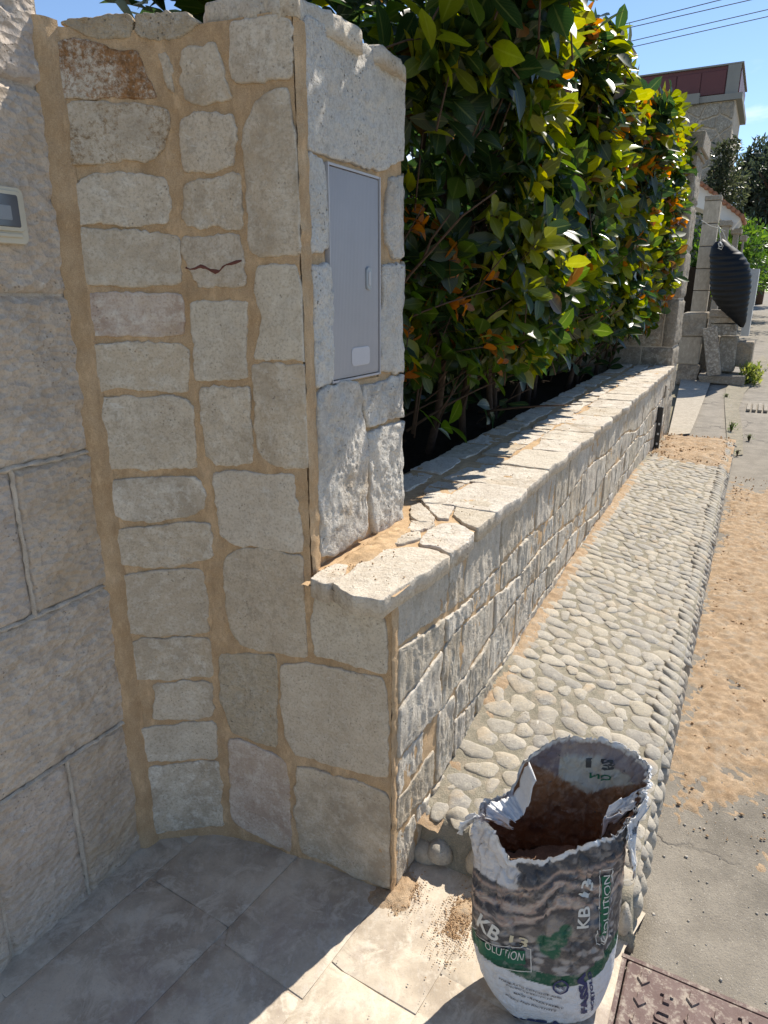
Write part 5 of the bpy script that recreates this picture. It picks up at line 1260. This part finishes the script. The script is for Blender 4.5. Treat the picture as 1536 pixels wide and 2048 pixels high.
gs, gt = st_z(1490, 822, .31); gs2, gt2 = st_z(1492, 808, .31)
for i in range(12):
    m = MB(); m.box((gs+gs2)/2, gt+.03+i*.055, float(road_z(gs))+.020, abs(gs2-gs), .035, .02, r=.3); m.build('grate_bar', M['far'], gr)
SP = 9.1
def blkpx(name, x0, y0, x1, y1, s0, depth, label, cat='stone block', mat='far', roll=0, jit=.03, seed=0, group=None, yaw=0, parts=None):
    t0, z1 = on_s(x0, y0, s0); t1, _ = on_s(x1, y0, s0); _, z0 = on_s(x0, y1, s0); c = ((t0+t1)/2, (z0+z1)/2)
    m = MB(); m.box(s0+depth/2, c[0], c[1], depth, abs(t1-t0), abs(z1-z0), jit=jit, seed=seed, roll=roll, yaw=yaw, r=(seed*.37) % 1)
    o = m.build(name, M[mat], label=label, cat=cat, group=group); bevel(o, .018, 2); return o
blkpx('stone_block', 1366, 625, 1416, 671, SP, .5, 'rough square stone block under the smooth gate pillar', seed=1)
blkpx('stone_block', 1360, 672, 1403, 728, SP+.02, .5, 'smooth cut stone block in the middle of the gate pillar base', mat='concrete', seed=2)
blkpx('stone_block', 1354, 729, 1400, 768, SP+.01, .5, 'lowest grey stone block of the gate pillar base with a dark crack', seed=3)
gsl = root('grooved_slabs', W(SP, .4, .8), 'stack of three grey stone slabs under the black ribbed sack', 'stone slabs')
for i, (ya, yb) in enumerate(((619,634),(635,646),(647,671))):
    t0, z1 = on_s(1421-i, ya, SP+.0); t1, _ = on_s(1480-i*2, ya, SP); _, z0 = on_s(1421, yb, SP)
    m = MB(); m.box(SP+.2+i*.02, (t0+t1)/2, (z0+z1)/2, .42, t1-t0, z1-z0, jit=.02, seed=i+11, r=i*.4); bevel(m.build('slab', M['far'], gsl), .012)
tL, zL = on_s(1424, 703, SP-.25); m = MB(); zt_ = on_s(1424, 655, SP-.25)[1]; zb_ = on_s(1424, 752, SP-.25)[1]
m.box(SP-.20, tL, zL, .12, .175, zt_-zb_, roll=math.radians(13), jit=.02, seed=7, r=.8); bevel(m.build('stone_slab', M['far'], label='long narrow stone slab leaning on the block pile', cat='stone slab'), .012)
blkpx('stone_block', 1440, 673, 1478, 742, SP+.15, .4, 'upright stone block right of the leaning slab', seed=5)
blkpx('stone_block', 1475, 684, 1509, 735, SP+.25, .4, 'rightmost small stone block of the pile', seed=6)
blkpx('stone_kerb', 1398, 748, 1492, 768, SP-.15, .5, 'low stone kerb under the block pile beside the weeds', cat='kerb stone', seed=8, jit=.05)
blkpx('stone_block', 1402, 672, 1440, 748, SP+.45, .2, 'dark stone block hidden behind the leaning slab', seed=9)
# smooth gate pillar
gp = root('smooth_gate_pillar', W(SP+.2, -.1, .9), 'smooth pale gate pillar of stacked cut blocks behind the hedge end', 'pillar')
t0, z0 = on_s(1384, 624, SP+.05); t1, _ = on_s(1405, 624, SP+.05); _, z1 = on_s(1400, 402, SP+.05)
nb = 5
for i in range(nb):
    a, b = z0+(z1-z0)*i/nb, z0+(z1-z0)*(i+1)/nb; m = MB(); m.box(SP+.15, (t0+t1)/2+.01, (a+b)/2, .20, abs(t1-t0)+.06, b-a-.008, r=i*.3); bevel(m.build('pillar_block', M['concrete'], gp), .008)
m = MB(); m.box(SP+.15, (t0+t1)/2+.01, z1+.03, .22, abs(t1-t0)+.07, .06); bevel(m.build('cap', M['far'], gp), .01)
# black ribbed sack
sk = root('ribbed_sack', W(SP-.1, .35, .8), 'black ribbed plastic sack hanging by twine above the stone slabs', 'plastic sack')
prof = [(1443,478,3),(1442,484,12),(1444,494,22),(1452,510,33),(1459,530,39),(1461,552,41.5),(1461,575,41.5),(1462,597,37),(1467,615,29),(1475,632,19),(1481,645,11),(1484,655,3)]
yy = np.linspace(478, 655, 150); cx = np.interp(yy, [p[1] for p in prof], [p[0] for p in prof]); rr = np.interp(yy, [p[1] for p in prof], [p[2] for p in prof])
V = []; n = 40; SK = SP-.12
for y_, x_, r_ in zip(yy, cx, rr):
    t_, z_ = on_s(x_, y_, SK); t2, _ = on_s(x_+1, y_, SK); R0 = r_*abs(t2-t_)
    for k in range(n):
        a = 2*math.pi*k/n; rb = R0*(1+.020*math.sin((y_+math.sin(a)*5)/11*6.283)*(y_ > 505)); 
        V.append(W(SK+math.sin(a)*rb*.75, t_+math.cos(a)*rb, z_+.05*math.cos(a)*R0))
mesh_obj('sack', V, [(j*n+i, j*n+(i+1) % n, (j+1)*n+(i+1) % n, (j+1)*n+i) for j in range(149) for i in range(n)], M['black'], sk, rnd=.2)
def px_tube(pts, s0, r): return tube([W(s0, *on_s(x, y, s0)) for x, y in pts], r, 6)
X, Fx = px_tube([(1438,458),(1440,470),(1442,484),(1446,492),(1443,499),(1436,496)], SK-.2, .006); mb = MB(); mb.add(X, Fx); X, Fx = px_tube([(1436,452),(1447,466),(1452,480),(1464,492)], SK-.2, .005); mb.add(X, Fx)
X, Fx = px_tube([(1402,440),(1420,452),(1436,456),(1450,462)], SK-.2, .005); mb.add(X, Fx); mb.build('twine', M['twine'], sk, smooth=True)
X, Fx = px_tube([(1439,484),(1443,488),(1443,493),(1438,493),(1437,487),(1440,484)], SK-.23, .008); mb = MB(); mb.add(X, Fx); mb.build('eyelet', M['galv'], sk, smooth=True)
wp = root('white_board', W(SP+.3, .7, .6), 'upright white board edge behind the black ribbed sack', 'board')
for (x0, y0, x1, y1) in ((1499,538,1508,612), (1490,612,1497,672)):
    t0, z1 = on_s(x0, y0, SP+.3); t1, z0 = on_s(x1, y1, SP+.3); m = MB(); m.box(SP+.5, (t0+t1)/2, (z0+z1)/2, .5, t1-t0, z1-z0); m.build('board_panel', M['galv'], wp)
# porch canopy
SPP = 11.5
pr = root('porch_canopy', W(SPP, -.2, 2.2), 'small white gabled porch with a terracotta tile edge beyond the gate pillar', 'porch')
def poly_prism(px, s0, s1, name, mat, parent, **k):
    P = [on_s(x, y, s0) for x, y in px]; n = len(P); V = [W(s0, *p) for p in P]+[W(s1, *p) for p in P]
    Fs = [tuple(range(n)), tuple(range(n, 2*n))[::-1]]+[(i, n+i, n+(i+1) % n, (i+1) % n) for i in range(n)]
    bm = bmesh.new(); vs = [bm.verts.new(v) for v in V]
    for f in Fs: bm.faces.new([vs[i] for i in f])
    bmesh.ops.recalc_face_normals(bm, faces=bm.faces); V2 = [v.co[:] for v in bm.verts]; bm.verts.index_update(); F2 = [tuple(v.index for v in f.verts) for f in bm.faces]; bm.free()
    return mesh_obj(name, V2, F2, mat, parent, False, rnd=.3, **k)
poly_prism([(1370,352),(1415,380),(1482,436),(1464,458),(1430,428),(1370,405)], SPP, SPP+1.0, 'gable', M['plaster'], pr)
poly_prism([(1365,343),(1415,371),(1486,429),(1482,437),(1415,380),(1365,352)], SPP-.06, SPP+1.2, 'roof', M['terracotta'], pr)
for i in range(14):
    f = i/13; x = 1368+f*(1485-1368); y = 345+f*(432-345)+(-4 if .3 < f < .6 else 0); t_, z_ = on_s(x, y, SPP)
    X, Fx = tube([W(SPP-.10, t_, z_-.01), W(SPP+1.2, t_, z_-.01)], .035, 8); mb = MB(); mb.add(X, Fx, f); mb.build('roof_tile', M['terracotta'], pr, smooth=True)
for i, (x0, y0, x1, y1) in enumerate(((1441,442,1462,640),(1464,458,1482,640),(1482,472,1492,640))):
    t0, z1 = on_s(x0, y0, SPP-.3+i*.6); t1, _ = on_s(x1, y0, SPP-.3+i*.6); q = root('gate_post', W(SPP-.1+i*.6, (t0+t1)/2, .45), ['square stone gate post right under the porch', 'second square stone post right of the porch', 'last small stone post before the ivy'][i], 'post')
    m = MB(); m.box(SPP-.1+i*.6, (t0+t1)/2, (z1+.42)/2, .3, t1-t0-.05, z1-.42-.08); bevel(m.build('shaft', M['far'], q), .012)
    m = MB(); m.box(SPP-.1+i*.6, (t0+t1)/2, z1-.03, .38, t1-t0+.03, .08); bevel(m.build('cap', M['far'], q), .012)

# ------------------------------------------------------------------ leafy masses
def leaf_cloud(n, ctr, rad, size, cols, seed, lumps=9, up=.3, nseg=2):
    r = np.random.RandomState(seed); ctr = np.array(ctr); rad = np.array(rad)
    L_ = r.randn(lumps, 3); L_ = unit(L_)*r.rand(lumps, 1)**.4*.7; ls = .30+.28*r.rand(lumps)
    k = r.randint(0, lumps, n); q = L_[k]+unit(r.randn(n, 3))*(ls[k]*(.55+.5*r.rand(n)))[:, None]
    P = ctr+q*rad; d = unit(r.randn(n, 3)+unit(q)*.9+[0, 0, up]); nr_ = unit(r.randn(n, 3)+[0, 0, .8])
    l = size*(.6+.8*r.rand(n)); V, Fc, uv = leaf_geo(P, d, nr_, l, l*.45, .1+0*l, .1+0*l, nseg)
    c = np.array(cols)[r.randint(0, len(cols), n)]*(.7+.6*r.rand(n, 1))*(.75+.5*ls[k][:, None])
    return V.reshape(-1, 3), (Fc[None]+(np.arange(n)*V.shape[1])[:, None, None]).reshape(-1, 4), np.repeat(c, V.shape[1], 0), np.tile(uv, (n, 1))
def W_px_s(x, y, s0): return W(s0, *on_s(x, y, s0))
def tree(name, label, cat, x, ytop, ybot, s0, hw, n, size, cols, seed, group=None, trunkr=.12, lumps=12, dep=None, kind=None, trunkmat='bark'):
    a = W_px_s(x, ytop, s0); b = W_px_s(x, ybot, s0); zg = float(road_z(s0)); q = root(name, [a[0], a[1], zg], label, cat, group)
    c = (a+b)/2; rz_ = (a[2]-b[2])/2; V, Fc, cc, uv = leaf_cloud(n, c, (hw, dep or hw, rz_*1.15), size, cols, seed, lumps)
    mesh_obj('crown', V, Fc, M['leaf'], q, True, col=cc, uv=uv)
    rs_ = random.Random(seed); X, Fx = tube([[a[0], a[1], zg-.1], [a[0]+.1, a[1], (zg+c[2])/2], [a[0], a[1], c[2]+rz_*.5]], [trunkr, trunkr*.8, trunkr*.3], 8); mb = MB(); mb.add(X, Fx)
    for i in range(6):
        f = rs_.random(); p0 = np.array([a[0], a[1], c[2]-rz_*.6+f*rz_]); p1 = p0+[(rs_.random()-.5)*hw*1.2, (rs_.random()-.5)*hw, rz_*.5]; X, Fx = tube([p0, (p0+p1)/2+[0, 0, .05], p1], [trunkr*.4, trunkr*.25, trunkr*.1], 6); mb.add(X, Fx)
    mb.build('trunk', M[trunkmat], q, smooth=True); return q
DK = [(.018,.026,.018), (.030,.040,.026), (.022,.034,.024)]
GR = [(.05,.10,.015), (.075,.125,.018), (.035,.075,.014)]
tree('dark_tree', 'dark bluish evergreen tree standing tall right of the stone house', 'tree', 1505, 268, 470, 34, 1.15, 7000, .22, DK, 3, lumps=16, trunkr=.25)
tree('dark_tree', 'dark evergreen tree at the right edge behind the ivy', 'tree', 1560, 300, 480, 32, 1.5, 6000, .22, DK, 13, lumps=16, trunkr=.25)
tree('slender_tree', 'sparse grey green tree growing against the front of the stone house', 'tree', 1448, 285, 455, 14.0, .42, 2600, .085, [(.045,.055,.03), (.07,.075,.04), (.03,.038,.02)], 5, lumps=14, trunkr=.05)
iv = root('ivy_hedge', W(16, .1, .5), 'bright green ivy hedge hanging over the far right side of the street', 'hedge')
P0 = W_px_s(1512, 520, 15.5); z1_ = W_px_s(1512, 428, 15.5)[2]; z0_ = W_px_s(1512, 612, 15.5)[2]
Vs = [leaf_cloud(5200, W(16.5+i*3, -.45+.12*i, (z0_+z1_)/2+.12*i), (1.5, 1.5, (z1_-z0_)/2*1.05), .13, GR, 40+i, 16, nseg=2) for i in range(4)]
off = 0; Va, Fa, Ca, Ua = [], [], [], []
for V, Fc, cc, uv in Vs: Va.append(V); Fa.append(Fc+off); Ca.append(cc); Ua.append(uv); off += len(V)
mesh_obj('ivy_foliage', np.concatenate(Va), np.concatenate(Fa), M['leaf'], iv, True, col=np.concatenate(Ca), uv=np.concatenate(Ua), kind='stuff')
m = MB(); m.box(20.5, -.75, 1.1, 11, .5, 1.9); m.build('ivy_wall', M['soil'], iv)
def weed(x, y, z0, w_, h, n, label, seed, cols=GR):
    a = on_z(x, y, z0); q = root('weed', a, label, 'weed'); r = np.random.RandomState(seed); V = []; 
    P = np.tile(a, (n, 1))+np.column_stack([r.randn(n)*w_*.3, r.randn(n)*w_*.3, np.abs(r.rand(n))*h*.75]); d = unit(np.column_stack([r.randn(n)*.6, r.randn(n)*.6, .5+r.rand(n)])); l = h*.20*(.5+r.rand(n))
    V, Fc, uv = leaf_geo(P, d, unit(r.randn(n, 3)+[0, 0, .5]), l, l*.35, .2+0*l, .1+0*l, 2); c = np.array(cols)[r.randint(0, len(cols), n)]*(.8+.6*r.rand(n, 1))
    mesh_obj('leaves', V.reshape(-1, 3), (Fc[None]+(np.arange(n)*V.shape[1])[:, None, None]).reshape(-1, 4), M['leaf'], q, True, col=np.repeat(c, V.shape[1], 0), uv=np.tile(uv, (n, 1)), kind='stuff')
    mb = MB()
    for i in range(9):
        X, Fx = tube([a+[0, 0, -.02], a+[r.randn()*w_*.15, r.randn()*w_*.15, h*.5], a+[r.randn()*w_*.3, r.randn()*w_*.3, h*.85]], [.004, .003, .001], 4); mb.add(X, Fx)
    mb.build('stems', M['bark'], q, smooth=True)
WC = [(.12,.15,.03), (.18,.19,.05), (.08,.11,.02)]
weed(1497, 772, .34, .22, .34, 420, 'bushy weed with pale tips beside the stone kerb', 1, WC)
weed(1512, 664, .42, .50, .40, 420, 'wide clump of weeds behind the block pile', 2, WC)
weed(1452, 797, .32, .05, .07, 60, 'tiny weed at the bend of the gutter', 3)
weed(1462, 862, .28, .06, .10, 90, 'small weed in the left crack of the gutter', 4)
weed(1498, 880, .27, .07, .06, 70, 'small weed in the right crack of the gutter', 5)
weed(1475, 908, .26, .05, .04, 50, 'small flat weed beside the end of the cobbles', 6)
weed(1533, 615, .60, .3, .35, 120, 'yellow green weed at the far right verge', 7)

# ------------------------------------------------------------------ stone house
SH = 17.0
ho = root('stone_house', W(SH+2, -3, .5), 'stone faced house with a dark red metal parapet beyond the hedge', 'house')
tR, zW = on_s(1472, 200, SH); tP, zP1 = on_s(1481, 126, SH); _, zP0 = on_s(1478, 186, SH); TLF = tR-7
m = MB(); m.box(SH+1.25, (TLF+tR)/2, (zW+.3)/2, 2.5, tR-TLF, zW-.3, r=.2); m.build('wall', M['grey_joint'], ho)
m = MB(); m.box(SH+1.25, (TLF+tR)/2+.02, zW+.06, 2.7, tR-TLF+.20, .12, r=.2); m.build('concrete_band', M['coping'], ho)
hP = zP1-(zW+.12); 
m = MB(); m.box(SH+1.25, (TLF+tR)/2, zW+.12+hP/2, 2.4, tR-TLF+.02, hP-.01); m.build('parapet_core', M['redmetal'], ho)
for i in range(11):
    a = tR-.25-i*.50; m = MB(); m.box(SH-.01+.045, a-.25, zW+.12+hP/2-.02, .03, .485, hP-.12); bevel(m.build('metal_panel', M['redmetal'], ho), .008)
m = MB(); m.box(SH+.035, tR-.11, zW+.12+hP/2, .06, .25, hP-.004); m.build('corner_cladding', M['coping'], ho)
for i in range(3):
    m = MB(); m.box(SH+.42+i*.8, tR+.02, zW+.12+hP/2-.02, .77, .03, hP-.12); bevel(m.build('metal_panel', M['redmetal'], ho), .008)
m = MB(); m.box(SH+1.25, (TLF+tR)/2, zW+.12+hP+.015, 2.5, tR-TLF+.12, .03); m.build('parapet_coping', M['coping'], ho)
tc0, zc0 = on_s(1385, 183, SH); m = MB(); m.box(SH-.10, tc0, zW+.08, .16, .34, .20); m.build('chimney_stub', M['coping'], ho)
def voronoi_cells(pts, box, gap):
    cells = []
    for i, p in enumerate(pts):
        poly = [np.array(b, float) for b in ((box[0], box[2]), (box[1], box[2]), (box[1], box[3]), (box[0], box[3]))]
        for j, q in enumerate(pts):
            if i == j or abs(p[0]-q[0]) > 1.2 or abs(p[1]-q[1]) > 1.2: continue
            n_ = q-p; l = np.linalg.norm(n_); n_ = n_/l; mid = (p+q)/2-n_*gap/2; new = []
            for a in range(len(poly)):
                A, B = poly[a-1], poly[a]; da, db = (A-mid)@n_, (B-mid)@n_
                if (da <= 0) != (db <= 0): new.append(A+(B-A)*(da/(da-db)))
                if db <= 0: new.append(B)
            poly = new
            if len(poly) < 3: break
        if len(poly) >= 3: cells.append(poly)
    return cells
rs2 = np.random.RandomState(6); x0, x1, y0, y1 = tR-3.6, tR-.02, 2.2, zW-.02; pts = []
for i in range(11):
    for j in range(13): pts.append(np.array([x0+(i+.5+(rs2.rand()-.5)*.85)*(x1-x0)/11, y0+(j+.5+(rs2.rand()-.5)*.85)*(y1-y0)/13]))
for i, c in enumerate(voronoi_cells(pts, (x0, x1, y0, y1), .035)):
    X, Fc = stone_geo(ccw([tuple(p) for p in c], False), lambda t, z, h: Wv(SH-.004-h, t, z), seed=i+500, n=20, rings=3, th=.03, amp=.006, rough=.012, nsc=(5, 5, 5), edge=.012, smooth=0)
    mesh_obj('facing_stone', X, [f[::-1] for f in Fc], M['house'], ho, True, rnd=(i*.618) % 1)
# ------------------------------------------------------------------ power lines
PLs = [((1210,58),(1440,0)), ((1260,55),(1500,0)), ((1285,77),(1536,19)), ((1300,86),(1536,33))]
LB = ['uppermost of the four thin power lines against the sky', 'second power line from the top', 'third power line from the top', 'lowest of the four thin power lines']
for i, (a, b) in enumerate(PLs):
    z_ = 7.4-.05*i; p, q = on_z(*a, z_), on_z(*b, z_); d = q-p; A = p-d*2.0; B = q+d*1.5; n = 24
    P = [A+(B-A)*k/n for k in range(n+1)]; X, Fx = tube(P, .009, 5); mb = MB(); mb.add(X, Fx); mb.build('power_line', M['wire'], label=LB[i], cat='power line', group='power lines')
